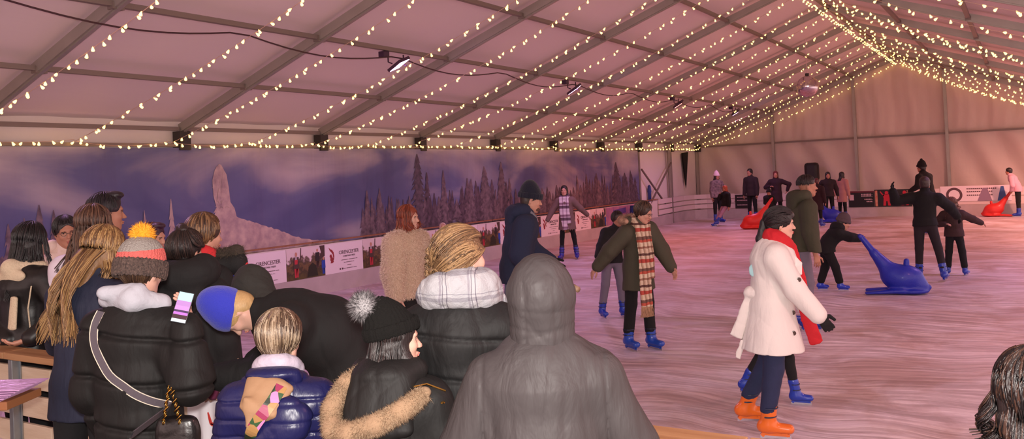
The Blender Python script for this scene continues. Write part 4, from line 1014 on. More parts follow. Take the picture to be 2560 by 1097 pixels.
                    tl=[(1-x)**2*last+2*x*(1-x)*mid+x*x*tgt+ (F[:,0]*math.sin(x*9+a*5)+bk*math.cos(x*8+a*7))*wave*x for x in k]
                    w=np.concatenate([w,np.array(tl)])
                else:
                    if style in('braid','bunup','pony'):
                        # swept back: from hairline to gather point
                        Gp=np.array(s.gather); t2=np.linspace(0,1,T); st=pt[0]*0+np.array([math.sin(a)*rr[0]*.98,math.cos(a)*rr[1]*.98-.016,.036+ rr[2]*.15*(math.cos(a)>.3)])
                        if abs(a)<.95: st=np.array([math.sin(a)*.075,.062,.085+.012*math.cos(a*2)])
                        elif abs(a)<1.75: st=np.array([math.sin(a)*.083,math.cos(a)*.08+.01,.03])
                        else: st=np.array([math.sin(a)*.075,math.cos(a)*.085-.01,-.06+.0*a])
                        c=np.array([0,-.016,.03]); sv=nrm((st-c)/rr); gv=nrm((Gp-c)/rr); mv=np.array([1.5*math.sin(a)+rg.normal(0,.2),rg.uniform(-.7,.1),rg.uniform(.7,1.3)]) if abs(a)<.95 else (np.array([1.3*np.sign(a),rg.uniform(-.8,.1),rg.uniform(-.3,1.2)]) if abs(a)<1.75 else nrm(sv+gv)+np.array([.3*math.sin(a),-.6,rg.uniform(-.4,.5)]))
                        tq=t2[:,None]; v_=(1-tq)**2*sv+2*tq*(1-tq)*mv+tq*tq*gv; P=c+rr*v_/np.linalg.norm(v_,axis=1,keepdims=True)*(1+.02*np.sin(tq*12+a*7))
                        c=np.array([0,-.016,.03]); v=(P-c)/rr; l=np.linalg.norm(v,axis=1,keepdims=True); P=c+v/l*rr*np.where(t2[:,None]<.93,1.,1.03)
                        pt=P
                    w=np.array([F@p*hs+J['HC'] for p in pt])
                    if style=='short' and nape<-.06 and abs(a)>=1.3:
                        l_=w[-1]; w=np.concatenate([w[:-3],[l_*.5+w[-3]*.5,l_+F[:,1]*.012*hs-F[:,2]*.022*hs,l_+F[:,1]*.018*hs-F[:,2]*(.045+rg.uniform(0,.012))*hs]])
                    if style in('short','bob','quiff'):
                        w=w+ (F[:,2]*-.004+F[:,1]*-.0)*np.linspace(0,1,len(w))[:,None]**2*2
                paths.append(w)
            T_=min(len(p) for p in paths); parts.append(strands(np.array([p[:T_] for p in paths]),.0042*hs,.0016*hs,seed,len(ms)))
        V,Q,mi=join_np(parts); me=np_mesh('hair',V,Q,mi); o=link('hair',me,ms,s.root); return o
    def beanie(s,m,grow=.014,tall=.03,brim=True,pom=None,name='beanie',knit=0,low=.012,slouch=(0,-.01),mb2=None,ribs=56,tilt=0,bh=.028):
        J=s.J;F=J['HF'];hs=J['hs'];hp=s.hp; g=grow
        T=rot('X',tilt); hq=lambda x,y,z:hp(*(T@np.array([x,y,z]))); FT=F@T
        pr=[EL(hq(0,-.012,.04),np.array([.078+g,.096+g,.09+g])*hs,FT,.02*hs),EL(hq(slouch[0],slouch[1]-.01,.085+tall*.5),np.array([.062+g*.8,.07+g*.8,.05+tall])*hs,FT,.05*hs),
            BX(hq(0,0,low-.2),np.array([.3,.3,.2])*hs,FT,.008,.001,'s')]
        Fi=FT.T.astype(f4); c=J['HC']+FT@np.array([0,-.01,0])*hs
        def rib(P):
            q=(P-c.astype(f4))@Fi.T; a=np.arctan2(q[:,0],q[:,1])
            if knit==1: return .0016*np.sin(a*ribs)*(np.abs(q[:,2])<.16)
            if knit==2:
                z=q[:,2]/hs; cab=.0035*np.sin(a*14+1.2*np.sin(z*75))*np.cos(a*14)-.0015*np.sin(z*420)*np.cos(a*70); return cab
            return 0*a
        o=s.add(name,pr,m,vox=min(s.vox,.0045 if knit else .008),disp=rib if knit else folds(.0025,40,4),dmax=.006)
        if brim:
            pts=[]; nb=20; rr=(.083+g*.95,.101+g*.95)
            pr=[]
            for i in range(nb):
                a=2*math.pi*i/nb;b=2*math.pi*(i+1)/nb
                p=lambda a,z:hq(math.sin(a)*rr[0],math.cos(a)*rr[1]-.012,z)
                m0=(p(a,low+.018)+p(b,low+.018))/2; pr.append(EC(p(a,low+bh-.006),p(b,low+bh-.006),FT[:,2],(bh*hs,.009*hs),(bh*hs,.009*hs),.006))
            def rib2(P):
                q=(P-c.astype(f4))@Fi.T; a=np.arctan2(q[:,0],q[:,1]); return .0022*np.sin(a*ribs)
            s.add('hat_brim',pr,mb2 or m,vox=min(s.vox,.0045 if knit else .008),disp=rib2 if knit else None,parent=o,dmax=.006)
        if pom:
            mp,rp_,pos,n,yarn=pom; pompom(s,hq(*pos),rp_,mp,n,yarn,o)
        return o
    def hood(s,m,grow=.026,point=.0,back=.02,op=.0,disp=None,name='hood',depth=0.,low=-.12,fold=.003):
        J=s.J;F=J['HF'];hs=J['hs'];hp=s.hp;g=grow
        pr=[EL(hp(0,-.02-back*.5,.03),np.array([.078+g,.10+g+back*.5,.095+g])*hs,F,.03*hs),EC(hp(0,-.03-back*.3,.0),(J['N']+hp(0,-.03,-.14))/2,F[:,0],((.084+g)*hs,(.095+g)*hs),((.082+g*.9)*hs,(.085+g*.6)*hs),.03*hs)]
        if point: pr.append(EL(hp(0,-.06-point,.11),np.array([.05,.06,.05])*hs,F,.06*hs))
        pr.append(EC(hp(0,.0,.02),hp(0,.2,-.0),F[:,0],(.062*hs,.085*hs),(.075*hs,.10*hs),.01*hs,op='s'))
        fd=folds(fold,22,7); return s.add(name,pr,m,disp=(lambda P:fd(P)+disp(P)) if disp else fd)
    def hood_down(s,m,r=.055,name='hood',drop=.05,w=.085,fold=.005,lift=.0):
        J=s.J;H=s.H;bk=-J['cf'];up=J['up'];sd=J['sd'];N=J['N']+up*lift
        pr=[]; k=9
        P=[N+sd*math.sin(a)*w*H*.85+bk*(.035+.042*math.cos(a))*H+up*(.022-.02*math.cos(a))*H for a in np.linspace(-2.1,2.1,k)]
        for a,b in zip(P,P[1:]): pr.append(RC(a,b,r*H*.5,r*H*.5,.03))
        pr.append(EL(N+bk*.075*H-up*(drop*.5)*H,np.array([w*.95,.035,.05+drop*.5])*H,np.stack([sd,J['cf'],up],1),.03))
        return s.add(name,pr,m,disp=folds(fold,24,9))
    def scarf(s,m,r=.030,name='scarf',ends=None,fold=.003,loops=1,w=.058,lift=0.,vox=None,esd=None):
        J=s.J;H=s.H;up=nrm(J['NT']-J['N']);sd=J['sd'];cf=np.cross(up,sd);N=J['N']+up*lift*H
        pr=[]
        for l in range(loops):
            P=[N+sd*math.sin(a)*w*H*1.0+cf*math.cos(a)*w*H*.95+up*(.014+.018*l-.014*math.cos(a+.6*l))*H+cf*.012*H for a in np.linspace(0,2*math.pi,13)]
            for a,b in zip(P,P[1:]): pr.append(RC(a,b,r*H*.75,r*H*.75,.02))
        if ends:
            for pts,wd in ends:
                for a,b in zip(pts,pts[1:]): pr.append(EC(a,b,sd if esd is None else esd,(wd,.014),(wd,.014),.01))
        return s.add(name,pr,m,disp=folds(fold,45,5),vox=vox)
def frame(zv,xv):
    z=nrm(zv);x=nrm(xv-z*(xv@z)); return np.stack([x,np.cross(z,x),z],1)
def sph(mb,c,r,F,mi2):
    n,k=12,8; vs=[];fs=[];ms=[]
    for i in range(k+1):
        t=math.pi*i/k
        for j in range(n):
            a=2*math.pi*j/n; v=np.array([math.sin(t)*math.cos(a),math.cos(t),math.sin(t)*math.sin(a)]); vs.append(c+F@v*r)
    for i in range(k):
        for j in range(n): fs.append((i*n+j,i*n+(j+1)%n,(i+1)*n+(j+1)%n,(i+1)*n+j)); ms.append(mi2 if i<2 else 0)
    o=len(mb.v); mb.v+=[tuple(map(float,v)) for v in vs]; mb.f+=[tuple(x+o for x in f) for f in fs]; mb.m+=ms
def pompom(s,c,r,m,n,yarn,parent,name='pompom'):
    rg=np.random.default_rng(4); i=np.arange(n); z=1-2*(i+.5)/n; a=i*2.39996; d=np.stack([np.sqrt(1-z*z)*np.cos(a),np.sqrt(1-z*z)*np.sin(a),z],1)+rg.normal(0,.12,(n,3))
    d/=np.linalg.norm(d,axis=1,keepdims=True); ms=m if isinstance(m,list) else [m]
    V,T,mi=spikes(c+d*r*.35,d+rg.normal(0,.15,(n,3)),r*.65*rg.uniform(.8,1.12,n),yarn,1,len(ms),bend=rg.normal(0,.12,(n,3)))
    core=MB(); 
    me0=sdf_mesh('c',[EL(c,(r*.72,)*3)],max(.005,r/10),None,0); cv=me_np(me0,0); bpy.data.meshes.remove(me0)
    V,T,mi=join_np([cv,(V,T,mi)]); o=link(name,np_mesh(name,V,T,mi),ms,parent); return o
def fur_on(path,rad,n,ln,th,ms,name,parent,seed=0,flat=None,lean=(0,0,-.2)):
    """fur roll around a polyline"""
    rg=np.random.default_rng(seed); P=np.array(path); rad=np.broadcast_to(rad,(len(P),)); seg=np.linalg.norm(np.diff(P,axis=0),axis=1); cum=np.concatenate([[0],np.cumsum(seg)]); s=rg.uniform(0,cum[-1],n)
    c=np.stack([np.interp(s,cum,P[:,k]) for k in range(3)],1); rr=np.interp(s,cum,rad); tg=np.stack([np.interp(s,cum,np.gradient(P[:,k],cum)) for k in range(3)],1); tg/=np.linalg.norm(tg,axis=1,keepdims=True)
    d=rg.normal(size=(n,3)); d-=tg*(d*tg).sum(1,keepdims=True); d/=np.linalg.norm(d,axis=1,keepdims=True)
    V,T,mi=spikes(c+d*rr[:,None]*.8,d+rg.normal(0,.45,(n,3))+np.array(lean),ln*rg.uniform(.6,1.2,n),th,seed,len(ms),bend=rg.normal(0,.3,(n,3))+np.array(lean))
    pr=[RC(a,b,ra,rb,.02) for a,b,ra,rb in zip(P,P[1:],rad,rad[1:])]; me0=sdf_mesh('c',pr,.008,folds(.004,40,seed),.01); cv=me_np(me0,0); bpy.data.meshes.remove(me0)
    V,T,mi=join_np([cv,(V,T,mi)]); return link(name,np_mesh(name,V,T,mi),ms,parent)
DBG=0
NYL=lambda n,c,r=.68,b=.5,sc=9,dist=.02: mat(n,c,r,bump=b,scale=sc,stretch=(1.6,1.6,.5),detail=4,dist=dist,spec=.35)
WOOL=lambda n,c: mat(n,c,.95,bump=.4,scale=160,var=.3,vscale=60,sheen=.2)
m_bn=NYL('black_puffer_nylon',(20,19,19),.68); m_jean=mat('dark_denim',(40,50,88),.85,bump=.3,scale=200,var=.5,vscale=8,c2=(28,34,62)); m_blk=mat('black_cloth',(16,15,18),.9,bump=.2,scale=60); m_lj=mat('light_jeans',(124,130,158),.85,bump=.3,scale=200,var=.4)
m_gold=mat('gold_metal',(214,168,84),.22,metal=1); m_lea=mat('black_leather',(26,23,24),.32,bump=.3,scale=25,spec=.6)
FL=.12
import time; _t0=time.time()
def foreground():
    # --- hooded figure, centre front
    p=Person('person in plain grey coat with hood up, seen from behind, largest in front',2,('head',1352,742,2.85),floor=FL,vox=.007,bulk=1.05,wide=.108,drop=.075,Ra=((.42,.10,-1),(-.02,.35,-1)),La=((.42,.10,-1),(-.02,.35,-1)),neck=(12,0))
    p.body('light',face=True,hands=True)
    g=NYL('grey_hooded_nylon',(64,59,60),.62,.6,7,.03); H=p.H
    zy=p.J['N'][2]-.335; cz=p.J['P'][1]
    def yoke(P):
        d=.008*np.exp(-((P[:,2]-zy+.012*np.sin(P[:,0]*9))/.006)**2)*(P[:,1]<.05)*(np.abs(P[:,0])<.21)
        d=d+.006*np.exp(-((np.abs(P[:,0])-.205-.02*(zy-P[:,2]))/.005)**2)*(P[:,1]<0)*(P[:,2]<zy+.32)
        return d-.003*np.abs(np.sin(P[:,0]*30))*np.exp(-((P[:,2]-zy-.03)/.03)**2)*(np.abs(P[:,0])<.2)
    p.coat(g,hem=.16,th=.036,fold=.016,ff=11,sleeve=(.046,.048,.036),disp=yoke,collar=True,name='coat',vox=.007,waist=1.15)
    def hd(P):
        F=p.J['HF']; q=(P-p.J['HC'].astype(f4))@F.astype(f4); z=q[:,2]
        return .005*np.exp(-((np.abs(q[:,0])-.05)/.004)**2)*(q[:,1]<.02)*(z<.07)+.003*np.exp(-((z+.085+.01*np.cos(q[:,0]*20))/.006)**2)
    p.hood(g,grow=.036,back=.035,disp=hd,fold=.010)
    c=MB(); c.tube([p.hp(.06,.12,.02),p.hp(.125,.12,.012),p.hp(.137,.10,.008)],[.010,.013,.011],8); c.build('cap_peak',mat('brown_peak',(112,84,66),.7),p.root,smooth=True)
    # --- braid
    p=Person('blonde woman with a side braid, white checked scarf and black quilted jacket, seen from behind',8,('head',1152,646,3.28),floor=FL,vox=.007,head=(42,-4,0),wide=.094,bulk=.92,drop=.06,Ra=((.28,.08,-1),(-.05,.4,-1)))
    p.body('fair'); qm=NYL('quilted_black_nylon',(21,20,21),.68)
    def seams(P): 
        z=P[:,2]; return .010*np.exp(-(((z+.02*np.sin(P[:,0]*5))%.155-.07)/.010)**2)
    p.coat(qm,hem=.06,th=.024,fold=.009,ff=16,sleeve=(.045,.041,.030),disp=seams,waist=1.05)
    F=p.J['HF']; s=p; p.gather=(-.06,-.098,-.05)
    bl=[(126,92,62),(168,130,90),(92,66,44)]
    p.hair(bl,'braid',close=True,n=900,grow=.008,nape=-.06)
    g=np.array(p.hp(*p.gather)); dn=np.array([-.035,-.01,-.34])
    import itertools
    paths=[]
    crown=[p.hp(-.035,-.108,.06),p.hp(-.05,-.112,.02),p.hp(-.06,-.105,-.02),p.hp(-.066,-.11,-.05)]
    ctl=crown+[g+dn*t+np.array([0,-.03*math.sin(t*3),0]) for t in (.12,.3,.5,.66)]
    ctl=np.array(ctl); cu=np.concatenate([[0],np.cumsum(np.linalg.norm(np.diff(ctl,axis=0),axis=1))]); tt=np.linspace(0,cu[-1],60); C3=np.stack([np.interp(tt,cu,ctl[:,k]) for k in range(3)],1)
    rg=np.random.default_rng(3)
    for k in range(3):
        for j in range(34):
            ph=2*math.pi*k/3; w=.017*(1-.35*tt/cu[-1]); a=tt/.045*math.pi+ph; off=rg.normal(0,.0042,3)
            side=F[:,0]; dep=F[:,1]
            P_=C3+side*(w*np.sin(a))[:,None]+dep*(w*.55*np.sin(2*a))[:,None]+off; paths.append(P_)
    V,Q,mi=strands(np.array(paths),.0028,.0022,1,3); link('braid',np_mesh('braid',V,Q,mi),[MATS['hair_%d_%d_%d'%c_] for c_ in bl],p.root)
    e=C3[-1]; tl=np.array([[e+np.array([x*(1+2*t),y,-.15*t]) for t in np.linspace(0,1,8)] for x,y in rg.normal(0,.006,(60,2))]); V,Q,mi=strands(tl,.002,.0008,2,3)
    o=link('braid_tail',np_mesh('braid_tail',V,Q,mi),[MATS['hair_%d_%d_%d'%c_] for c_ in bl],p.root); MB().tube([e+np.array([0,0,.012]),e-np.array([0,0,.004])],.011,10).build('hair_tie',m_blk,o)
    pl=bands('white_check_scarf',[(0,(160,159,164)),(.55,(140,136,144)),(.62,(160,159,164)),(.66,(118,114,122)),(.69,(166,164,168)),(.8,(112,108,118)),(.83,(166,164,168))],'X',.11,noise=.02,two=('Z',.10,[(0,(255,255,255)),(.6,(215,213,218)),(.75,(255,255,255)),(.85,(205,203,210)),(.88,(255,255,255))]))
    J=p.J; rs=J['SR']+np.array([.02,.02,.05])
    p.scarf(pl,r=.045,loops=2,w=.062,lift=-.006,fold=.010,ends=[([J['N']+np.array([.08,.02,.05]),rs+np.array([-.01,.06,.0]),rs+np.array([.03,.09,-.12]),rs+np.array([.04,.10,-.32])],.05)])
    # --- black cable hat + fur parka
    p=Person('smiling woman in black cable knit bobble hat and parka with tan fur hood trim',22,('head',990,850,3.25),floor=FL,vox=.007,head=(58,2,0),neck=(14,4),Ra=((.3,.05,-1),(0,.5,-1)),lips=None) if 0 else Person('smiling woman in black cable knit bobble hat and parka with tan fur hood trim',22,('head',992,850,3.1),floor=FL,vox=.006,head=(58,2,-4),neck=(16,5),Ra=((.3,.05,-1),(0,.5,-1)),wide=.104,drop=.06)
    p.body('fair',lips=(196,110,104)); J=p.J;H=p.H
    MB().tube([p.hp(-.016,.095,-.0655),p.hp(0,.099,-.066),p.hp(.016,.095,-.0655)],.0028*J['hs'],5).build('teeth',mat('teeth',(236,230,222),.3),p.bodyo)
    pk=NYL('black_parka_nylon',(21,20,20),.66)
    p.coat(pk,hem=.14,th=.034,fold=.014,ff=12,sleeve=(.047,.044,.032),waist=1.1)
    p.hair([(34,24,24),(56,40,38),(24,17,18)],'long',close=True,length=.16,n=520,spread=.06,sides=(0,1),sidemin=1.42,fwd=.02)
    p.beanie(mat('black_cable_knit',(20,19,18),.95,bump=.5,scale=190,spec=.2),grow=.021,tall=.05,knit=2,low=.036,slouch=(-.0,-.025),tilt=13,pom=([mat('fur_white',(150,146,148),.8),mat('fur_black',(44,40,42),.8),mat('fur_grey',(86,80,84),.8)],(.064),(0,-.105,.185),3200,.0011))
    # hood shell lying on the back, fur edge
    bk=-J['cf'];sd=J['sd'];up=J['up'];N=J['N']
    pr=[EC(N+bk*.05*H-up*.00*H,N+bk*.10*H-up*.10*H,sd,(.085*H,.045*H),(.095*H,.03*H),.04),RC(N-sd*.07*H+up*.02*H,N+sd*.07*H+up*.02*H,.032*H,.032*H,.04),EL(N+bk*.02*H+up*.02*H,np.array([.085,.07,.035])*H,np.stack([sd,J['cf'],up],1),.03)]
    p.add('hood',pr,pk,disp=folds(.010,18,3))
    ring=[N+sd*x*H+bk*y*H+up*z*H for x,y,z in ((-.055,.02,.032),(-.10,.045,.0),(-.125,.085,-.055),(-.105,.125,-.098),(-.05,.145,-.098),(.02,.14,-.075),(.08,.12,-.045),(.125,.085,-.012))]
    fm=[mat('fur_tan',(150,122,96),.95),mat('fur_light',(176,150,122),.95),mat('fur_brown',(112,86,64),.95)]
    fur_on(ring,[.018,.026,.031,.032,.032,.032,.030,.022],34000,.017,.0008,fm,'fur_trim',p.root,seed=3)
    z=MB(); a=J['SR']+np.array([-.03,-.075,.075]); z.tube([a,a+np.array([.05,.005,.01]),a+np.array([.11,.03,-.02])],.0035,5); z.build('brass_zip',m_gold,p.root)
    for dx in ((-.01,0,-.03),(.10,.02,-.06)): MB().lathe([(.009,0),(.009,.004),(.004,.006)],10,c=a+np.array(dx)).build('brass_popper',m_gold,p.root)
    # --- short hair, navy puffer
    p=Person('woman with short ash blonde hair in a shiny navy puffer jacket, seen from behind',15,('head',700,850,3.15),floor=FL,vox=.006,head=(14,6,0),neck=(18,0),wide=.100,drop=.06,Ra=((.32,.12,-1),(-.1,.6,-1)),La=((.25,.1,-1),(0,.6,-1)))
    p.body('fair'); J=p.J;H=p.H
    nv=NYL('navy_puffer_nylon',(26,27,70),.36,.4,14,.014)
    def sm(P): 
        z=P[:,2]; q=(z+.05*np.abs(P[:,0]))%.062
        return .007*np.exp(-((q-.03)/.006)**2)
    p.coat(nv,hem=.10,th=.022,fold=.006,ff=20,sleeve=(.046,.042,.030),disp=sm,vox=.005)
    p.hair([(140,116,92),(186,164,138),(86,66,50)],'short',close=True,n=1900,grow=.013,nape=-.10,wave=.012)
    bk=-J['cf'];sd=J['sd'];up=J['up'];N=J['N']
    # hood hanging flat and tan lining
    pr=[EC(N+bk*.075*H-up*.055*H+sd*.035*H,N+bk*.10*H-up*.14*H+sd*.0*H,sd,(.075*H,.03*H),(.04*H,.022*H),.04),EL(N+bk*.09*H-up*.09*H+sd*.05*H,np.array([.05,.03,.06])*H,np.stack([sd,J['cf'],up],1),.04)]
    p.add('hood',pr,nv,disp=lambda P: folds(.006,22,5)(P)+sm(P)*.6,vox=.005); HP=pr[:]
    pr=[EC(N+bk*.062*H-up*.0*H,N+bk*.110*H-up*.050*H-sd*.02*H,sd,(.064*H,.020*H),(.048*H,.012*H),.02),EC(N+bk*.108*H-up*.045*H-sd*.015*H,N+bk*.112*H-up*.085*H-sd*.04*H,sd,(.048*H,.012*H),(.010*H,.010*H),.02)]
    HP+=pr; p.add('hood_lining',pr,mat('tan_lining',(150,116,86),.7,bump=.2,scale=30),disp=folds(.005,26,6),vox=.006)
    pr=[RC(N-sd*.055*H+up*.01*H+bk*.01*H,N+sd*.055*H+up*.005*H+bk*.03*H,.022*H,.020*H,.02),EL(N+bk*.035*H+up*.02*H,np.array([.068,.035,.020])*H,np.stack([sd,J['cf'],up],1),.02)]
    p.add('collar',pr,nv,vox=.005)
    p.scarf(mat('lilac_grey_scarf',(196,184,196),.9,bump=.4,scale=60,var=.6,c2=(148,136,156),vscale=25),r=.026,w=.045,lift=.012)
    # camouflage strap: its own thing
    cm=bpy.data.materials.new('camouflage_webbing'); cm.use_nodes=True; nt=cm.node_tree; Nn=nt.nodes; tc=Nn.new('ShaderNodeTexCoord'); vo=Nn.new('ShaderNodeTexVoronoi'); vo.inputs['Scale'].default_value=26; nt.links.new(tc.outputs['Object'],vo.inputs[0]); cr=Nn.new('ShaderNodeValToRGB'); cr.color_ramp.interpolation='CONSTANT'; e=cr.color_ramp.elements; e[0].position=0;e[0].color=lin((52,80,48))+(1,); e[1].position=.8; e[1].color=lin((222,120,168))+(1,)
    for q,c_ in ((.3,(38,52,34)),(.45,(196,150,92)),(.58,(58,96,58)),(.7,(170,52,96))): x=e.new(q); x.color=lin(tuple(v*.8 for v in c_))+(1,)
    sp=Nn.new('ShaderNodeSeparateColor'); nt.links.new(vo.outputs['Color'],sp.inputs[0]); nt.links.new(sp.outputs[0],cr.inputs[0]); nt.links.new(cr.outputs[0],Nn['Principled BSDF'].inputs['Base Color'])
    ps=snapline(p,((.035,.0),(.02,-.03),(-.03,-.09),(-.07,-.18),(-.095,-.28),(-.11,-.38)),HP)
    strap('bag_strap',p,ps,.042,[cm],'green and pink camouflage bag strap over the back of the navy puffer jacket','bag strap')
    # --- orange bobble hat
    p=Person('person in striped bobble hat, white hood and long black coat, holding up a phone',28,('head',354,682,3.85),floor=FL,vox=.007,head=(10,8,0),neck=(14,0),wide=.100,bulk=.98,drop=.062,La=((.26,.1,-1),(0,.6,-1)))
    J=p.J;H=p.H
    ph=at(456,768,3.62); p.reach('R',at(466,815,3.68),(.35,-.3,-1),hd=(-.05,.1,1))
    p.body('fair',lips=(176,92,88))
    def sm(P): 
        z=P[:,2]; q=(z+.025*np.sin(P[:,0]*6))%.20
        return .016*np.exp(-((q-.08)/.012)**2)
    p.coat(m_bn,hem=.36,th=.034,fold=.012,ff=12,sleeve=(.048,.046,.032),disp=sm,flare=1.05,waist=1.12)
    p.hair([(70,50,38),(100,74,54)],'short',close=True,grow=.006,n=300,nape=-.12)
    st=bands('striped_bobble_knit',[(0,(60,50,48)),(.20,(60,50,48)),(.201,(214,104,98)),(.39,(214,104,98)),(.391,(150,144,138)),(.60,(150,144,138)),(.601,(240,160,44)),(1,(240,160,44))],'Z',.30,rough=.95,bump=.8,scale=220,noise=.012,off=-(p.hp(0,0,.0)[2]%.30) if 0 else 0.)
    zb=p.hp(0,0,.0)[2]
    st=bands('striped_bobble_knit2',[(0,(62,52,50)),(.22,(214,104,98)),(.44,(152,146,140)),(.68,(240,160,44))],'Z',.26,rough=.95,bump=.9,scale=150,noise=.015,off=-zb-.0+100*.26*0+ (0.0))
    o=p.beanie(st,grow=.026,tall=.022,bh=.042,knit=1,low=-.02,ribs=40,tilt=-6,pom=([mat('orange_yarn',(244,158,36),.9),mat('yellow_yarn',(250,184,60),.9)],.062,(0,-.03,.178),900,.0034),mb2=mat('dark_flecked_knit',(44,38,38),.98,bump=.9,scale=150,var=1.,c2=(112,92,84),vscale=120))
    wh=mat('white_fleece',(180,182,192),.9,bump=.3,scale=60)
    bk=-J['cf'];sd=J['sd'];up=J['up'];N=J['N']
    pr=[RC(N-sd*.075*H+up*.03*H,N+sd*.02*H+bk*.05*H+up*.03*H,.028*H,.030*H,.03),RC(N+sd*.02*H+bk*.05*H+up*.03*H,N+sd*.075*H+up*.012*H,.030*H,.024*H,.03),RC(N-sd*.06*H+bk*.05*H+up*.05*H,N+sd*.03*H+bk*.04*H+up*.055*H,.018*H,.018*H,.03)]
    p.add('hood',pr,wh,disp=folds(.006,34,2))
    # phone
    o=empty('phone',ph,label='lit phone filming the rink, held up by the person in the bobble hat',cat='phone'); o.matrix_world=Matrix.Translation(Vector(ph))@Matrix.Rotation(YAW+.10,4,'Z')@Matrix.Rotation(R(-18),4,'X')@Matrix.Rotation(R(14),4,'Y')@Matrix.Scale(.9,4)
    MB().box((-.037,0,-.075),(.037,.009,.075)).build('case',mat('phone_case',(38,34,40),.4),o,bevel=.004)
    scm=bpy.data.materials.new('phone_screen'); scm.use_nodes=True; nt=scm.node_tree;Nn=nt.nodes; tc=Nn.new('ShaderNodeTexCoord'); sx=Nn.new('ShaderNodeSeparateXYZ'); nt.links.new(tc.outputs['Object'],sx.inputs[0]); mr=Nn.new('ShaderNodeMapRange'); mr.inputs[1].default_value=-.07; mr.inputs[2].default_value=.07; nt.links.new(sx.outputs['Z'],mr.inputs[0]); cr=Nn.new('ShaderNodeValToRGB'); cr.color_ramp.interpolation='CONSTANT'; e=cr.color_ramp.elements; e[0].position=0; e[0].color=lin((170,200,210))+(1,); e[1].position=.72; e[1].color=lin((150,200,205))+(1,)
    for q,c_ in ((.1,(60,24,40)),(.24,(196,120,226)),(.33,(70,40,90)),(.40,(204,150,226)),(.55,(190,140,214))): x=e.new(q); x.color=lin(tuple(v*.8 for v in c_))+(1,)
    nt.links.new(mr.outputs[0],cr.inputs[0]); b=Nn['Principled BSDF']; nt.links.new(cr.outputs[0],b.inputs['Base Color']); nt.links.new(cr.outputs[0],b.inputs['Emission Color']); b.inputs['Emission Strength'].default_value=.55
    MB().box((-.034,-.0012,-.071),(.034,.0,.071)).build('screen',scm,o)
    # strap and handbag
    B=[(-.075,-.0,.0),(-.088,0,-.05),(-.07,0,-.10),(-.03,0,-.16),(.03,0,-.205),(.08,0,-.24),(.125,0,-.265)]
    ps=snapline(p,[(x,z) for x,y,z in B])
    bg=p.rw+p.Rz@(N+sd*.150*H+bk*.09*H-up*.32*H)
    hb=empty('handbag',bg,p.rz,label='glossy black handbag with gold chain hanging at the hip of the long black quilted coat',cat='handbag')
    pr=[EL((0,0,0),(.10,.05,.125),None,.02),EC((0,0,-.05),(0,0,-.09),(1,0,0),(.085,.05),(.07,.045),.03),BX((0,0,.28),(.3,.3,.2),None,.02,.001,'s')]
    link('bag_body',sdf_mesh('bag_body',pr,.006,folds(.004,30,1)),m_lea,hb)
    for ang in (-.035,.035):
        ch=MB(); 
        for i in range(9):
            z=.07+.018*i; w=.008+.003*(i%2); cx=ang*(1-i/10)
            ch.tube([(cx+w*math.cos(a)*(1 if i%2 else .3),-.052+w*math.sin(a)*(.3 if i%2 else 1),z+.011*math.sin(a+1.57)) for a in np.linspace(0,6.283,9)],.0028,5,cap=False)
        ch.build('gold_chain',m_gold,hb,smooth=True)
    strap('bag_strap',p,ps,.040,[mat('grey_webbing',(88,80,88),.8,bump=.2,scale=200),mat('cream_edge',(222,210,190),.7)],'wide grey shoulder strap with cream edges across the back of the long black quilted coat','bag strap')
def snapline(p,ctl,extra=()):
    J=p.J;H=p.H;C_=np.array(ctl,float); cu=np.concatenate([[0],np.cumsum(np.linalg.norm(np.diff(C_,axis=0),axis=1))]); t=np.linspace(0,cu[-1],22)
    return [p.snap(J['N']+J['sd']*np.interp(a,cu,C_[:,0])*H+J['up']*np.interp(a,cu,C_[:,1])*H,-J['cf'],.008,extra) for a in t]
def strap(name,p,ps,w,ms,label,cat):
    ps=[p.rw+p.Rz@q for q in ps]; ps=np.array(ps); cu=np.concatenate([[0],np.cumsum(np.linalg.norm(np.diff(ps,axis=0),axis=1))]); t=np.linspace(0,cu[-1],40)
    P=np.stack([np.interp(t,cu,ps[:,k]) for k in range(3)],1)
    for _ in range(2): P[1:-1]=(P[:-2]+P[1:-1]*2+P[2:])/4
    nrmv=p.Rz@(-p.J['cf']); mb=MB(); vs=[];fs=[];ms_=[]
    for i,q in enumerate(P):
        tg=nrm(P[min(i+1,39)]-P[max(i-1,0)]); s=nrm(np.cross(tg,nrmv)); n=np.cross(s,tg)
        for k,x in enumerate((-.5,-.40,.40,.5)):
            vs.append(q+s*x*w+n*.002-ps[0])
        for k,x in enumerate((-.5,-.40,.40,.5)): vs.append(q+s*x*w-n*.002-ps[0])
    for i in range(39):
        a=i*8;b=a+8
        for k in range(3): fs.append((a+k,a+k+1,b+k+1,b+k)); ms_.append(1 if (k!=1 and len(ms)>1) else 0); fs.append((a+4+k,b+4+k,b+5+k,a+5+k)); ms_.append(0)
        fs.append((a,b,b+4,a+4)); ms_.append(0); fs.append((a+3,a+7,b+7,b+3)); ms_.append(0)
    mb.add(vs,fs); mb.m=ms_; o=mb.build(name,ms,smooth=False); o.location=Vector([float(v) for v in ps[0]]); tag(o,label,cat); return o
def G(x,y,z): return np.array([x,y,z],float)
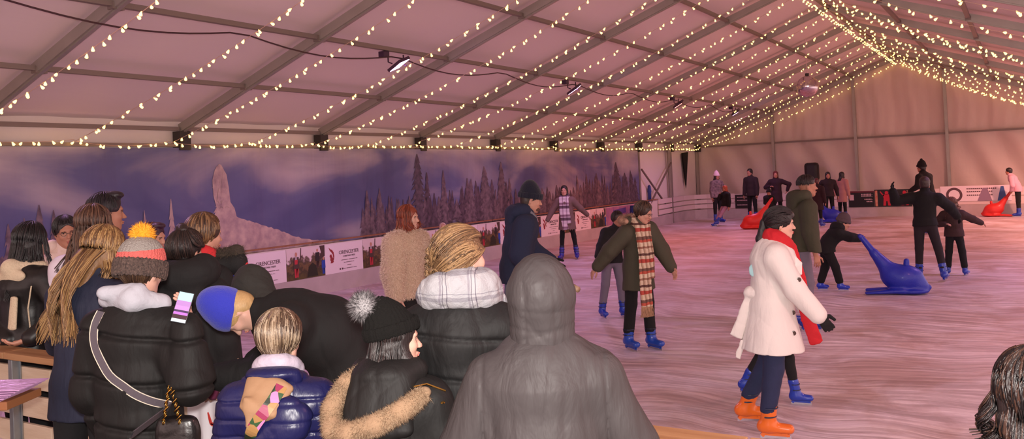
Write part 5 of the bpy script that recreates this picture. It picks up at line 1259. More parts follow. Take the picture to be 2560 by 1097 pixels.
def second_row():
    # leather jacket woman far left
    p=Person('woman with long straight black hair in a black aviator jacket with cream collar',52,('head',80,605,5.85),floor=0,skate=1,vox=.008,head=(12,10,0),neck=(16,0),wide=.105)
    rl=lambda px,py,Y,z=None: on_y(px,py,Y)
    p.reach('R',on_y(75,846,YF+.10),(.3,-.4,-1),hd=(-.5,-.7,-.25)); p.reach('L',on_y(22,850,YF+.1),(.4,-.2,-1),hd=(-.5,-.7,-.2))
    p.body('light'); lj=mat('aviator_leather',(24,22,23),.42,bump=.3,scale=10,dist=.015,spec=.45)
    p.coat(lj,hem=.06,th=.024,fold=.008,ff=14); p.trousers(m_blk); p.skates()
    p.hair([(20,14,18),(34,24,28),(14,10,13)],'long',close=True,length=.20,n=420,spread=.06,wave=.004)
    J=p.J;H=p.H;N=J['N'];bk=-J['cf'];sd=J['sd'];up=J['up']; cr=mat('cream_shearling',(214,196,168),.95,bump=.8,scale=90)
    p.add('collar',[RC(N-sd*.06*H+bk*.01*H,N+bk*.055*H,.030*H,.032*H,.03),RC(N+bk*.055*H,N+sd*.065*H-bk*.02*H-up*.01*H,.032*H,.030*H,.03),EL(N+bk*.06*H-up*.03*H,np.array([.08,.02,.03])*H,np.stack([sd,J['cf'],up],1),.02)],cr,vox=.007)
    m=MB(); 
    a=J['SR']; c=a+bk*.06*H
    m.tube([a+up*.02*H+sd*.01,a+bk*.055*H-up*.02*H,a+bk*.062*H-up*.10*H-sd*.02,a+bk*.05*H-up*.2*H-sd*.03],.005,6); m.build('cream_piping',cr,p.root)
    p.add('cream_panel',[EC(N+bk*.088*H-up*.11*H+sd*.055*H,N+bk*.096*H-up*.22*H+sd*.05*H,sd,(.018*H,.008*H),(.022*H,.008*H),.01)],cr,vox=.006)
    # long blonde hair, navy jacket
    p=Person('woman with very long wavy dark blonde hair in a navy jacket, resting at the barrier',38,('head',262,628,4.5),floor=FL,vox=.008,head=(18,14,0),neck=(18,0),wide=.10,lean=(8,2))
    p.reach('R',on_y(130,838,YF-.24),(.1,-.5,-1),hd=(-.5,.5,.4)); p.reach('L',on_y(140,870,YF-.22),(.2,-.4,-1),hd=(-.5,.6,.2))
    p.body('fair'); nv=NYL('navy_jacket_cloth',(36,40,60),.75,.6); p.coat(nv,hem=.10,th=.022,fold=.008); p.trousers(m_blk)
    for n in 'LR': p.glove(n,m_blk,'fingerless_glove',.0022) if 0 else None
    p.hair([(150,108,66),(200,158,102),(110,76,46)],'long',close=True,length=.27,n=1100,spread=.10,wave=.03,backoff=.118,grow=.012)
    t=on_y(116,836,YF-.28); o=MB().add([(-.03,0,-.045),(.02,.0,-.05),(.034,.01,.03),(-.022,.006,.045),(-.026,.02,-.04),(.022,.02,-.045),(.03,.03,.03),(-.02,.026,.04)],[(0,1,2,3),(7,6,5,4),(0,4,5,1),(1,5,6,2),(2,6,7,3),(3,7,4,0)]).build('tissue',mat('white_tissue',(226,214,210),.9),bevel=.006); o.location=Vector([float(v) for v in t]); tag(o,'crumpled white tissue held in the hand of the woman with long wavy hair','tissue')
    # brown hair, white jacket
    p=Person('brown haired woman in white, mostly hidden between the tall man and the long wavy hair',30,('head',238,566,5.75),floor=0,vox=.009,wide=.10,head=(20,5,0)); p.body('fair'); p.coat(mat('white_jacket',(220,208,222),.8,bump=.3),hem=.08,th=.02); p.trousers(m_blk); p.hair([(84,54,42),(120,84,64)],'long',close=True,length=.10,n=260); p.skates()
    # tall man quiff
    p=Person('tall young man with black quiff and shaved sides, in profile looking right',84,('head',268,532,6.2),floor=0,vox=.008,skate=1,head=(0,2,0),wide=.11); p.body('mid',brow=(26,18,18)); p.coat(mat('white_jacket',(220,208,222),.8),hem=.08,th=.018); p.trousers(m_blk); p.hair([(20,14,20),(34,24,34)],'quiff',close=True,n=420,grow=.008,nape=-.0); p.skates()
    # glasses man
    p=Person('man with glasses and cropped black hair in a cream hooded top, facing us',166,('head',165,580,6.9),floor=0,vox=.009,skate=1,neck=(10,8),head=(4,6,6),wide=.115,bulk=1.1); p.body('mid',brow=(26,18,18),lips=(168,96,84)); cm=mat('cream_sweatshirt',(214,190,180),.85,bump=.4,scale=30)
    p.coat(cm,hem=.04,th=.02,fold=.012); p.hood_down(cm,r=.06); p.trousers(m_blk); p.hair([(26,18,20),(40,30,32)],'short',close=True,n=420,grow=.005,nape=-.03); p.skates(); glasses(p)
    MB().box((-.02,0,0),(.02,.002,.008)).build('chest_patch',m_ink,p.root).location=Vector([float(v) for v in (p.J['C']+np.array([-.05,.068*p.H*1.1+.028,.06]))])
    # burgundy hair
    p=Person('person with burgundy dyed swept hair, face half hidden behind the bobble hat',122,('head',384,596,7.1),floor=0,vox=.009,skate=1,wide=.105,head=(0,6,0)); p.body('light'); p.coat(m_blk,hem=.06,th=.02); p.trousers(m_blk); p.hair([(96,26,72),(60,22,48)],'quiff',close=True,n=420,grow=.008,nape=-.04); p.skates()
    # bun
    p=Person('person with glossy dark brown bun and large black padded hood, leaning on the barrier',18,('head',466,628,5.05),floor=0,skate=1,vox=.008,neck=(20,0),head=(22,6,0),wide=.100,drop=.06,lean=(8,0)); p.body('light'); cw=NYL('black_padded_cotton',(30,29,30),.8)
    p.coat(cw,hem=.16,th=.036,fold=.012,ff=12,sleeve=(.048,.046,.034)); p.hood_down(cw,r=.10,drop=.10,w=.10,fold=.008); p.gather=(0,-.03,.125)
    p.hair([(40,26,24),(70,48,42),(24,16,16)],'bunup',close=True,n=700,grow=.009,nape=-.06)
    F=p.J['HF'];hs=p.J['hs']; me=sdf_mesh('hair_bun',[EL(p.hp(-.012,-.035,.135),(.036*hs,.032*hs,.034*hs),F,.02),EL(p.hp(.014,-.05,.122),(.03*hs,.03*hs,.03*hs),F,.02)],.005,folds(.004,60,3)); link('hair_bun',me,MATS['hair_40_26_24'],p.root)
    # short fair hair, red collar, fur hood
    p=Person('short brown haired person in a red collar and dark fur edged hood, behind the bun',58,('head',512,588,5.4),floor=0,skate=1,vox=.008,neck=(12,0),head=(4,4,0),wide=.108,drop=.06); p.body('light'); p.coat(cw,hem=.1,th=.03); J=p.J;H=p.H
    p.scarf(mat('red_fleece',(206,44,50),.85,bump=.3),r=.034,w=.05,lift=.012); p.hair([(112,78,52),(160,120,82),(74,50,38)],'short',close=True,n=900,grow=.013,nape=-.08)
    N=J['N'];bk=-J['cf'];sd=J['sd'];up=J['up']
    fm=[mat('dark_fur',(58,48,42),.9),mat('dark_fur_tip',(98,84,70),.9)]
    c=p.w2l(at(592,640,5.35)); fur_on([N+bk*.06*H+up*.02*H,(N+bk*.03*H+c)/2+G(0,0,.02),c+G(0,0,.03),c+G(0,0,-.06)],[.03,.034,.04,.035],6000,.035,.0011,fm,'fur_trim',p.root,seed=5)
    p.add('hood',[RC(N-sd*.08*H,c-G(0,0,.03),.034*H,.034*H,.03),RC(N+bk*.05*H,c-G(0,0,.06),.034*H,.034*H,.03)],cw)
    rp_=p.w2l(at(606,672,5.35)); p.add('red_lining',[EL(rp_,(.045,.04,.07))],MATS['red_fleece'])
    # bending blue beanie
    p=Person('person in a royal blue beanie bending far over the barrier in a big black coat',262,('head',588,782,4.25),floor=0,H=1.66,vox=.007,lean=(66,0),neck=(24,0),head=(4,84,8),wide=.11,skate=1,Ll=(10,4,12,8),Rl=(2,4,8,8))
    p.reach('L',on_y(548,942,YF-.16),(.2,-.5,-.3),hd=(-.3,-.25,-1)); p.reach('R',on_y(640,905,YF+.1),(.2,.2,-1))
    p.body('fair'); bc=NYL('big_black_coat',(24,23,24),.8); p.coat(bc,hem=.20,th=.045,fold=.014,ff=9,sleeve=(.052,.048,.032),waist=1.25,depth=1.15); p.trousers(m_blk); p.skates(); J=p.J;H=p.H
    bb=mat('royal_blue_knit',(52,60,190),.95,bump=.5,scale=170,sheen=.3); p.hair([(216,176,120),(236,206,156),(180,140,90)],'short',nape=-.13,grow=.012)
    o=p.beanie(bb,grow=.018,tall=.045,knit=0,low=.004,slouch=(0,-.03),brim=False,tilt=6); 
    hq=p.hp; p.add('hat_fold',[EC(hq(-.07,.06,.03),hq(.07,.06,.03),J['HF'][:,2],(.026*J['hs'],.03*J['hs']),(.026*J['hs'],.03*J['hs']),.02)],mat('bright_blue_knit',(70,104,220),.95),parent=o) if 0 else None
    c=p.w2l(at(630,712,4.4)); N=J['N']
    p.add('hood',[EL(c,(.095,.10,.105)),RC(c,N+J['cf']*-.05,.08,.07,.05)],mat('dark_olive_hood',(38,36,33),.85,bump=.6,scale=14,dist=.02),disp=folds(.012,18,4))
    a=at(664,690,4.42);b=at(652,752,4.3); p.add('checked_lining',[RC(p.w2l(a),p.w2l(b),.022,.03,.01)],bands('mint_check',[(0,(196,206,190)),(.6,(150,160,150)),(.8,(214,190,200))],'Z',.03))
    p.scarf(mat('red_fleece',(206,44,50),.85),r=.02,w=.04); 
    p.glove('L',mat('burgundy_wool',(92,26,58),.95,bump=.5,scale=160),'fingerless_glove',.003) if 0 else p.add('fingerless_glove',[RC(J['HL']-J['fdL']*.07*H,J['HL'],.023*H,.022*H,.01),EC(J['HL'],J['HL']+J['hdL']*.055*H,np.cross(J['hdL'],[0,1,0]),(.022*H,.016*H),(.026*H,.015*H),.01)],mat('burgundy_wool',(92,26,58),.95,bump=.5,scale=160),vox=.006)
    # curly hair bottom right
    p=Person('person with dark curly hair cut off by the lower right corner, white top',335,('head',2592,1000,1.9),floor=FL,vox=.008,neck=(10,0),wide=.10); p.body('tan'); p.coat(mat('white_top',(226,226,230),.8,bump=.3),hem=.05,th=.014); 
    p.hair([(34,22,22),(70,44,34),(20,13,15)],'long',close=True,length=.16,n=900,spread=.07,wave=.03,grow=.02,side=.03)
def glasses(p,name='glasses'):
    J=p.J;hs=J['hs'];mb=MB(); F=J['HF']
    for q in(-1,1):
        mb.tube([p.hp(q*.032+.020*math.cos(a),.098+.0*math.sin(a)-abs(.020*math.cos(a)+q*.03-q*.03)*.15,.002+.016*math.sin(a)) for a in np.linspace(0,2*math.pi,15)],.0016*hs,5,cap=False)
        mb.tube([p.hp(q*.052,.094,.006),p.hp(q*.078,.03,.006),p.hp(q*.080,-.01,.0)],.0014*hs,5)
    mb.tube([p.hp(-.012,.101,.004),p.hp(.012,.101,.004)],.0016*hs,5); return mb.build(name,mat('dark_frame',(30,22,24),.3),p.root)
def skaters():
    # red haired, furry jacket
    p=Person('red haired woman in a furry cream jacket and wide black trousers on the ice',128,('head',1022,545,8.6),floor=0,vox=.009,skate=1,wide=.115,bulk=1.1,Rl=(14,5,4,8),Ll=(-22,5,10,8),head=(-14,2,0)); p.body('fair')
    fz=[mat('furry_cream',(246,226,206),.95),mat('furry_beige',(230,206,182),.95)]
    p.coat(mat('furry_base',(216,188,164),.95,bump=1.,scale=60,var=.5,c2=(184,156,134),vscale=30,dist=.02),hem=.07,th=.045,fold=.014,ff=16,sleeve=(.056,.054,.042)); 
    me=p.coato.data; V=np.empty(len(me.vertices)*3,f4); me.vertices.foreach_get('co',V); V=V.reshape(-1,3); Nn=np.empty(len(me.vertices)*3,f4); me.vertices.foreach_get('normal',Nn); Nn=Nn.reshape(-1,3); rg=np.random.default_rng(1); i=rg.integers(0,len(V),14000)
    v,t,mi=spikes(V[i]-Nn[i]*.006,Nn[i]+rg.normal(0,.5,(len(i),3))+G(0,0,-.8),.034,.0016,2,2); link('fur_pile',np_mesh('fur_pile',v,t,mi),fz,p.coato)
    p.trousers(m_blk,r=(.066,.062,.070)); p.hair([(150,66,40),(186,92,56),(110,44,30)],'long',close=True,length=.16,n=420,spread=.06,fwd=.05,grow=.012); p.skates(col=(30,40,100))
    # navy coat man
    p=Person('bearded man in navy coat, dark beanie and pale jeans skating to the right',84,('head',1328,500,9.0),floor=0,vox=.009,skate=1,wide=.115,bulk=1.1,lean=(14,0),neck=(18,0),head=(2,10,0),Rl=(12,4,14,6),Ll=(-8,4,10,6),Ra=((.15,-.25,-1),(.05,.5,-1)),La=((.15,.3,-1),(0,.9,-.6)))
    p.body('light',brow=(50,36,30)); nc=mat('navy_wool_coat',(32,40,66),.9,bump=.4,scale=40); p.coat(nc,hem=.09,th=.036,fold=.010,sleeve=(.052,.048,.036)); p.hood_down(nc,r=.075,drop=.05); p.trousers(m_lj,r=(.060,.046,.040)); p.skates(); p.scarf(mat('grey_scarf',(120,120,130),.9),r=.024,w=.045,lift=.008)
    p.hair([(60,42,34)],'short',grow=.004); bm=WOOL('dark_navy_knit',(20,24,44)); p.beanie(bm,grow=.016,tall=.045,slouch=(0,-.02),low=.02,knit=1)
    p.add('beard',[EL(p.hp(0,.05,-.085),(.05*p.J['hs'],.045*p.J['hs'],.034*p.J['hs']),p.J['HF'],.02),EL(p.hp(0,.125,-.045),(.04,.03,.035),p.J['HF'],.01,'s')],mat('beard_brown',(96,66,52),.9,bump=.4,scale=200))
    for n in 'LR': p.glove(n,m_blk)
    # squatting adult and child
    p=Person('adult in a cream coat crouching behind the small child by the left barrier',178,('head',1138,531,13.0),floor=0,H=1.6,vox=.012,skate=1,lean=(38,0),neck=(0,0),head=(0,14,0),Ll=(50,8,80,8),Rl=(50,8,80,8),La=((.5,.5,-1),(-.2,.9,-.6)),Ra=((.5,.5,-1),(-.2,.9,-.6))); p.root.location.z=max(0,p.root.location.z) if 0 else 0
    p.body('mid'); cc=mat('cream_coat',(200,176,160),.9); p.coat(cc,hem=.1,th=.04); p.hood_down(cc,r=.09); p.trousers(m_blk); p.skates(); p.hair([(40,26,26)],'short',grow=.012)
    p=Person('small child in a pale hood and red, orange and blue striped jacket',176,('foot',1112,688,558),vox=.011,skate=1,hk=1.25,wide=.105,bulk=1.15,La=((.4,.4,-1),(0,1,-.3)),Ra=((.4,.4,-1),(0,1,-.3)))
    p.body('fair'); st=bands('child_stripes',[(0,(90,110,160)),(.28,(206,190,190)),(.36,(96,120,170)),(.62,(206,80,60)),(.74,(224,160,90)),(.84,(200,70,60))],'Z',.42,off=-.30,noise=.02); p.coat(st,hem=.04,th=.03); p.trousers(m_blk); p.skates(); p.hood(mat('pale_pink_hood',(214,180,176),.9),grow=.018); p.scarf(st,r=.04)
    # tartan scarf woman
    p=Person('woman with long dark hair and long tartan scarf gliding with both arms out',190,('foot',1424,648,464,.5),vox=.011,skate=1,Ll=(0,9,3,10),Rl=(4,5,4,10),wide=.10,lean=(0,3))
    c=project(p.rw)[2]; p.reach('R',at(1362,562,c),(.5,0,-.6)); p.reach('L',at(1472,540,c+.1),(.5,0,-.6)); p.body('light'); tp=mat('taupe_long_coat',(112,88,84),.9,bump=.3); p.coat(tp,hem=.16,th=.022,flare=1.2); p.trousers(m_blk,r=(.046,.034,.028)); p.skates(col=(40,40,150)); p.hair([(26,16,20)],'long',length=.16,spread=.05)
    ts=bands('tartan',[(0,(206,192,200)),(.3,(96,76,88)),(.55,(206,192,200)),(.62,(140,110,126)),(.8,(220,206,212))],'Z',.28,two=('X',.09,[(0,(255,255,255)),(.5,(190,170,184)),(.7,(255,250,252))])); J=p.J;N=J['N'];f=J['cf']
    p.scarf(ts,r=.034,w=.05,ends=[([N+f*.12+G(.06,0,.0),N+f*.15+G(.05,0,-.35),N+f*.17+G(-.02,0,-.75)],.07),([N+f*.12+G(-.05,0,0),N+f*.14+G(-.06,0,-.3),N+f*.16+G(-.10,0,-.6)],.06)])
    # olive parka
    p=Person('woman with glasses, olive parka and long patterned scarf, arms held out on the ice',140,('foot',1600,872,508,.5),vox=.008,skate=1,lean=(10,4),neck=(26,0),head=(-28,20,0),Ll=(4,3,4,4),Rl=(-4,2,6,4),wide=.105,curl=.3)
    c=project(p.rw)[2]; p.reach('R',at(1492,668,c-.05),(.5,-.3,-.5)); p.reach('L',at(1680,672,c-.15),(.6,-.2,-.4)); p.body('light',lips=(180,90,84)); ol=mat('olive_parka',(70,66,52),.8,bump=.4,scale=10,dist=.015,stretch=(1.5,1.5,.6)); p.coat(ol,hem=.16,th=.030,fold=.010,ff=14,flare=1.12,sleeve=(.050,.046,.034)); p.trousers(m_blk,r=(.052,.042,.038)); p.skates(col=(30,70,170)); glasses(p)
    p.hair([(84,58,46),(120,86,66),(56,38,32)],'short',close=True,n=420,grow=.012,nape=-.07,side=.0); J=p.J;N=J['N'];H=p.H;bk=-J['cf'];sd=J['sd'];up=J['up']
    p.hood_down(ol,r=.06,drop=.03); fm=[mat('parka_fur',(186,146,124),.9),mat('parka_fur_dark',(140,104,90),.9)]
    fur_on([N+sd*.14*H*math.sin(a)*.8+bk*(.03+.06*math.cos(a))*H+up*(.035+.0*a)*H for a in np.linspace(-2.0,2.0,9)],[.03]*9,5000,.03,.0014,fm,'fur_trim',p.root,seed=2)
    ps=bands('patterned_scarf',[(0,(176,70,60)),(.12,(210,190,168)),(.22,(92,60,54)),(.30,(206,186,164)),(.45,(150,110,92)),(.52,(214,196,172)),(.66,(184,84,66)),(.74,(110,80,70)),(.84,(208,188,164))],'Z',.34,noise=.03,two=('X',.06,[(0,(255,255,255)),(.5,(226,214,206)),(.75,(190,176,168))])); f=J['cf']
    p.scarf(ps,r=.034,w=.05,lift=.01,ends=[([N+f*.10+G(.05,0,.02),N+f*.17+G(.07,0,-.30),N+f*.20+G(.10,0,-.62),N+f*.22+G(.11,.0,-.84)],.085),([N+f*.10+G(-.03,0,.0),N+f*.16+G(-.02,0,-.3),N+f*.18+G(.0,0,-.55)],.06)])
    tb=N+f*.22+G(.11,0,-.84); rg=np.random.default_rng(3); x=rg.uniform(-.08,.08,160); P=np.stack([np.stack([tb[0]+x+rg.normal(0,.012,160)*t,tb[1]+rg.normal(0,.01,160)*t,np.full(160,tb[2]-.12*t)],1) for t in (0,.5,1)],1); V,Q,mi=strands(P,.003,.002,1,1); link('fringe',np_mesh('fringe',V,Q,mi),mat('scarf_fringe',(190,150,120),.9),p.root)
    # dark skater behind
    p=Person('dark haired skater in black top and grey trousers half hidden by the olive parka',150,('foot',1532,792,530,.5),vox=.010,skate=1,lean=(16,-6),neck=(10,0),Ll=(8,4,10,8),Rl=(0,8,10,8)); c=project(p.rw)[2]; p.reach('R',at(1488,660,c-.5),(.3,-.3,-1)); p.body('mid'); p.coat(m_blk,hem=.05,th=.02); p.trousers(mat('grey_trousers',(112,104,120),.9),r=(.054,.042,.036)); p.skates(); p.hair([(50,34,34),(70,48,44)],'short',close=True,n=200,grow=.014)
    # white coat woman
    p=Person('woman in a cream trench coat, red scarf and orange skates gliding right',88,('foot',1893,1086,520,.5),vox=.007,lean=(6,0),neck=(20,0),head=(0,4,0),Ll=(4,3,8,4),Rl=(4,3,8,4),skate=1,wide=.110,bulk=1.1) if 0 else Person('woman in a cream trench coat, red scarf and orange skates gliding right',86,('foot',1890,1082,522,.5),vox=.007,lean=(6,0),neck=(20,0),head=(0,4,0),Rl=(-2,3,8,3),Ll=(-14,4,22,4,6) if 0 else (-4,4,26,4),skate=1,wide=.105,bulk=1.12)
    J=p.J;H=p.H;c=project(p.rw)[2]; p.reach('R',at(2048,792,c-.25),(.2,-.7,-.7)); p.reach('L',at(2035,800,c+.25),(.2,-.7,-.7)); p.body('fair',lips=(180,70,76),brow=(24,16,16))
    tc_=mat('cream_trench',(224,220,216),.72,bump=.5,scale=9,dist=.02,stretch=(1.5,1.5,.5)); N=J['N'];f=J['cf'];sd=J['sd'];up=J['up']
    p.coat(tc_,hem=.185,th=.026,flare=1.42,waist=.92,fold=.010,ff=13,sleeve=(.045,.040,.034),depth=1.12)
    P_=J['P']; p.add('belt',[EL(P_+G(.03,-.15,.12),(.05,.05,.05)),EC(P_+G(.04,-.15,.10),P_+G(.05,-.27,-.20),G(0,1,0),(.035,.015),(.05,.014),.02),EC(P_+G(.06,-.22,-.24),P_+G(.07,-.27,-.36),G(0,1,0),(.022,.008),(.026,.008),.01),EC(P_+G(.155,.02,.115),P_+G(.08,-.13,.12),G(0,0,1),(.022,.010),(.024,.012),.03)],tc_,disp=folds(.008,30,3))
    p.add('lapel',[EC(N+G(.07,.05,-.03),N+G(.10,.14,-.16),G(0,1,.3),(.03,.012),(.05,.012),.01),EC(N+G(.10,.14,-.16),N+G(.09,.17,-.22),G(0,1,.3),(.05,.012),(.012,.010),.01),RC(N+G(.07,-.03,.02),N+G(.07,.06,.01),.034,.03,.02)],tc_,vox=.006)
    for z,y in ((-.24,.105),(-.50,.07),(-.64,.06)):
        q=p.snap(N+G(0,y+.03,z),G(1,0,0),.003)
        b=MB().lathe([(.0,-.004),(.017,-.004),(.017,.004),(.012,.005),(.012,.003),(0,.003)],12); o=b.build('coat_button',mat('horn_button',(74,54,48),.3),p.root); o.location=Vector([float(v) for v in q]); o.rotation_euler=(0,R(90),0)
    jw=mat('dark_denim',(40,50,88)); p.trousers(jw,r=(.064,.046,.036)); p.skates(col=(226,110,36),cuff=(24,20,20))
    for n in 'LR': p.glove(n,m_blk,'fingerless_glove',.004)
    rs=mat('red_scarf_cloth',(190,26,38),.85,bump=.5,scale=30); p.scarf(rs,r=.036,w=.052,lift=-.006,loops=2,fold=.007,esd=f,ends=[([N+f*.11+G(.02,0,.0),N+f*.17+G(.0,0,-.25),N+f*.20+G(0,.02,-.55),N+f*.24+G(0,.03,-.72)],.05)]); p.add('scarf_end',[EC(a_,b_,f,(.05,.014),(.05,.014),.01) for a_,b_ in ((N+f*.13+G(.03,0,-.1),N+f*.19+G(.02,0,-.45)),(N+f*.19+G(.02,0,-.45),N+f*.24+G(0,.02,-.76)))],rs,disp=folds(.004,40,3)) if 0 else None
    p.gather=(0,-.105,-.01); p.hair([(22,15,18),(44,32,36),(14,10,12)],'pony',close=True,n=700,grow=.013,length=.26,nape=-.05,front=.004)
    F=J['HF'];hs=J['hs']; p.add('fringe_hair',[EL(p.hp(0,.055,.075),(.066*hs,.045*hs,.035*hs),F,.01),EL(p.hp(.060,.035,.035),(.020*hs,.035*hs,.045*hs),F,.02)],MATS['hair_22_15_18'],disp=folds(.004,50,2),vox=.005)
    MB().tube([p.hp(.084,-.012,-.04),p.hp(.084,-.012,-.048)],.004,6).build('earring',m_gold,p.root)
    mk=p.add('face_mask',[EL(N+G(.06,-.165,-.19),(.012,.035,.05))],mat('pale_blue_mask',(170,216,222),.8))
    # hidden skater behind her
    p=Person('skater in black almost fully hidden behind the woman in the cream trench coat',84,('foot',1925,1002,640,.5),vox=.010,skate=1,lean=(10,0),Rl=(18,4,10,5),Ll=(-20,4,14,5),wide=.09); p.body('light'); p.coat(m_blk,hem=.05,th=.016); p.trousers(m_blk); p.skates(); p.hair([(30,20,22)],'short')
    # khaki man
    p=Person('man with short dark hair in a khaki green jacket skating behind the cream trench coat',72,('foot',1990,822,440,.5),vox=.010,skate=1,lean=(13,0),neck=(8,0),head=(10,2,0),Rl=(6,4,12,6),Ll=(-4,4,12,6),bulk=1.05,Ra=((.12,-.05,-1),(.0,.35,-1))); c=project(p.rw)[2]; p.reach('R',at(2042,655,c-.3),(.3,-.5,-.7)); p.body('mid',brow=(30,20,20)); kh=mat('khaki_jacket',(62,62,46),.85,bump=.5,scale=18); p.coat(kh,hem=.05,th=.028,fold=.010,sleeve=(.050,.044,.034)); p.hood_down(kh,r=.075,drop=.05); p.trousers(mat('grey_trousers',(112,104,120)),r=(.058,.046,.038)); p.skates(); p.hair([(30,20,20),(44,30,28)],'short',close=True,n=240,grow=.008,nape=.02)
    0 and p.add('waistband',[EC(p.J['P']-G(0,0,.058*p.H),p.J['P']-G(0,0,.068*p.H),G(1,0,0),(.10*p.H+.02,.075*p.H+.02),(.10*p.H+.02,.075*p.H+.02),.005)],mat('white_band',(214,200,206),.8))
    # kid pushing seal
    p=Person('small child in black with grey hat pushing the blue seal skating aid',80,('foot',2076,726,540,.5),vox=.009,skate=1,lean=(44,0),neck=(0,0),head=(0,20,0),hk=1.32,wide=.10,bulk=1.15,Rl=(22,4,10,4),Ll=(-2,6,16,4)); c=project(p.rw)[2]; p.reach('R',at(2152,597,c-.05),(.4,0,-1)); p.reach('L',at(2158,598,c+.1),(.4,0,-1)); p.body('light'); p.coat(m_blk,hem=.06,th=.03,sleeve=(.055,.05,.042)); p.hood_down(m_blk,r=.10); p.trousers(m_blk,r=(.07,.055,.05)); p.skates(col=(30,60,190)); gm=mat('grey_fleece_hat',(88,72,78),.95,bump=.6,scale=80); p.hair([(50,36,34)],'short'); p.beanie(gm,grow=.02,tall=.03,low=.01)
    for n in 'LR': p.glove(n,m_blk,'mitten')
    # man arms spread
    p=Person('man in black with both arms spread wide, skating away beside a girl',4,('foot',2330,703,442,.5),vox=.010,skate=1,Ll=(2,3,5,10),Rl=(-3,13,8,10),lean=(4,3),wide=.122); c=project(p.rw)[2]; p.reach('L',at(2232,478,c),(.6,0,-.5),hd=(-.2,0,1)); p.reach('R',at(2398,545,c+.1),(.6,0,.3)); p.body('light'); p.coat(m_blk,hem=.03,th=.026,sleeve=(.048,.042,.034)); p.trousers(mat('black_jeans',(36,28,34),.9),r=(.054,.040,.034)); p.skates(); p.hair([(56,34,30),(70,44,38)],'short',grow=.010)
    for n in 'LR': p.glove(n,m_blk)
    p=Person('girl with long light brown hair and dark brown jacket, one arm stretched out right',12,('foot',2392,688,494,.5),vox=.010,skate=1,hk=1.15,Ll=(0,6,4,8),Rl=(0,8,4,8),lean=(4,-3)); c=project(p.rw)[2]; p.reach('R',at(2474,566,c),(.5,0,-.3)); p.reach('L',at(2362,560,c),(.5,0,-.3)); p.body('light'); p.coat(mat('dark_brown_jacket',(58,36,36),.85,bump=.4),hem=.05,th=.03); p.trousers(m_blk,r=(.056,.046,.042)); p.skates(); p.hair([(110,66,54),(140,92,72)],'long',length=.12,spread=.06,close=True,n=260,wave=.02)
    # far people
    def far(label,phi,place,top,legs,hairc,style='short',hemx=.06,th=.025,lean=(0,0),hat=None,sk='mid',arms=None,L=.12,**k):
        p=Person(label,phi,place,vox=.015,skate=1,lean=lean,**k)
        if arms: 
            c=project(p.rw)[2]
            for n,px,py in arms: p.reach(n,at(px,py,c),(.5,-.2,-.6))
        p.body(sk,eyes=False); p.coat(top,hem=hemx,th=th); p.trousers(legs); p.skates(); p.hair([hairc],style,length=L,grow=.013)
        if hat is not None: p.beanie(hat,grow=.018,tall=.04,pom=(hat,.04,(0,-.01,.19),200,.006))
        return p
    dk=mat('dark_wine_coat',(44,24,34),.9); 
    far('tall man in a black bobble hat standing behind the man with spread arms',300,('head',2303,418,22.5),m_blk,m_blk,(30,20,20),hat=m_blk,lean=(12,0),arms=(('L',2275,478),),floor=0,wide=.13,bulk=1.15,H=1.82)
    far('person in pink and white top and black hat bending over the far right red aid',275,('foot',2548,541,420),mat('pale_pink_top',(220,170,186),.9),m_blk,(20,14,18),lean=(26,0),arms=(('L',2528,478),('R',2530,480)),hat=None,L=.1,wide=.12)
    far('woman in a long beige coat with dark hair, far end of the rink',40,('foot',2108,548,430),mat('beige_long_coat',(176,124,118),.9),m_blk,(24,16,20),'long',hemx=.20,lean=(8,-4),arms=(('L',2085,492),))
    far('woman in a dark coat with long black hair beside the long beige coat',170,('foot',2075,552,430),mat('charcoal_coat',(40,28,34),.9),m_blk,(24,16,20),'long',hemx=.06,arms=(('L',2098,500),('R',2048,470)))
    far('person in black and wine behind the khaki jacket, beside the loudspeaker',30,('foot',2046,566,446),dk,m_blk,(90,30,44),hemx=.22,wide=.13,bulk=1.2)
    far('red haired woman in a dark wine coat at the far end, arms loose',182,('foot',1945,552,428),dk,m_blk,(110,40,40),'long',hemx=.18,arms=(('L',1968,476),('R',1926,466)))
    far('child in black with a dark hat behind the red seal skating aid',188,('foot',1926,562,474),m_blk,m_blk,(20,14,18),hat=m_blk,hk=1.2,arms=(('R',1924,506),('L',1926,508)))
    far('slim man in dark clothes standing with lowered arms at the far barrier',215,('foot',1883,552,422),mat('dark_hooded_jacket',(44,32,36),.9),m_blk,(24,16,18),hemx=.08,lean=(4,0))
    far('person in a white bobble hat and patterned grey jacket helping the ginger girl',140,('foot',1796,556,432),mat('camo_grey_jacket',(150,130,130),.9,var=1,c2=(80,66,72),vscale=14),m_blk,(30,18,22),'long',L=.05,hat=mat('white_knit_far',(224,196,204),.95),arms=(('L',1822,492),))
    far('ginger haired girl in black and lilac trousers leaning back off balance',222,('foot',1798,564,462,.5),m_blk,mat('lilac_trousers',(156,120,142),.9),(190,80,40),'long',lean=(-14,0),Ll=(34,8,2,10),Rl=(30,2,4,10),arms=(('R',1800,486),)) if 0 else far('ginger haired girl in black and lilac trousers leaning back off balance',235,('foot',1792,566,464,.5),m_blk,mat('lilac_trousers',(156,120,142),.9),(190,80,40),'long',lean=(-4,0),Ll=(44,8,6,10),Rl=(36,2,8,10),arms=(('R',1800,486),))
    # skating aids
    seal(2240,734,('blue',(26,44,170)),'blue seal shaped skating aid pushed by the small child in black',.88)
    seal(1893,572,('red',(210,44,40)),'red seal shaped skating aid in front of the far barrier, left',.95,flip=1)
    seal(2494,541,('red',(210,44,40)),'red seal shaped skating aid at the far right edge',.85,flip=1)
    seal(2072,556,('blue',(26,44,170)),'blue skating aid half hidden beside the charcoal coat',.9)
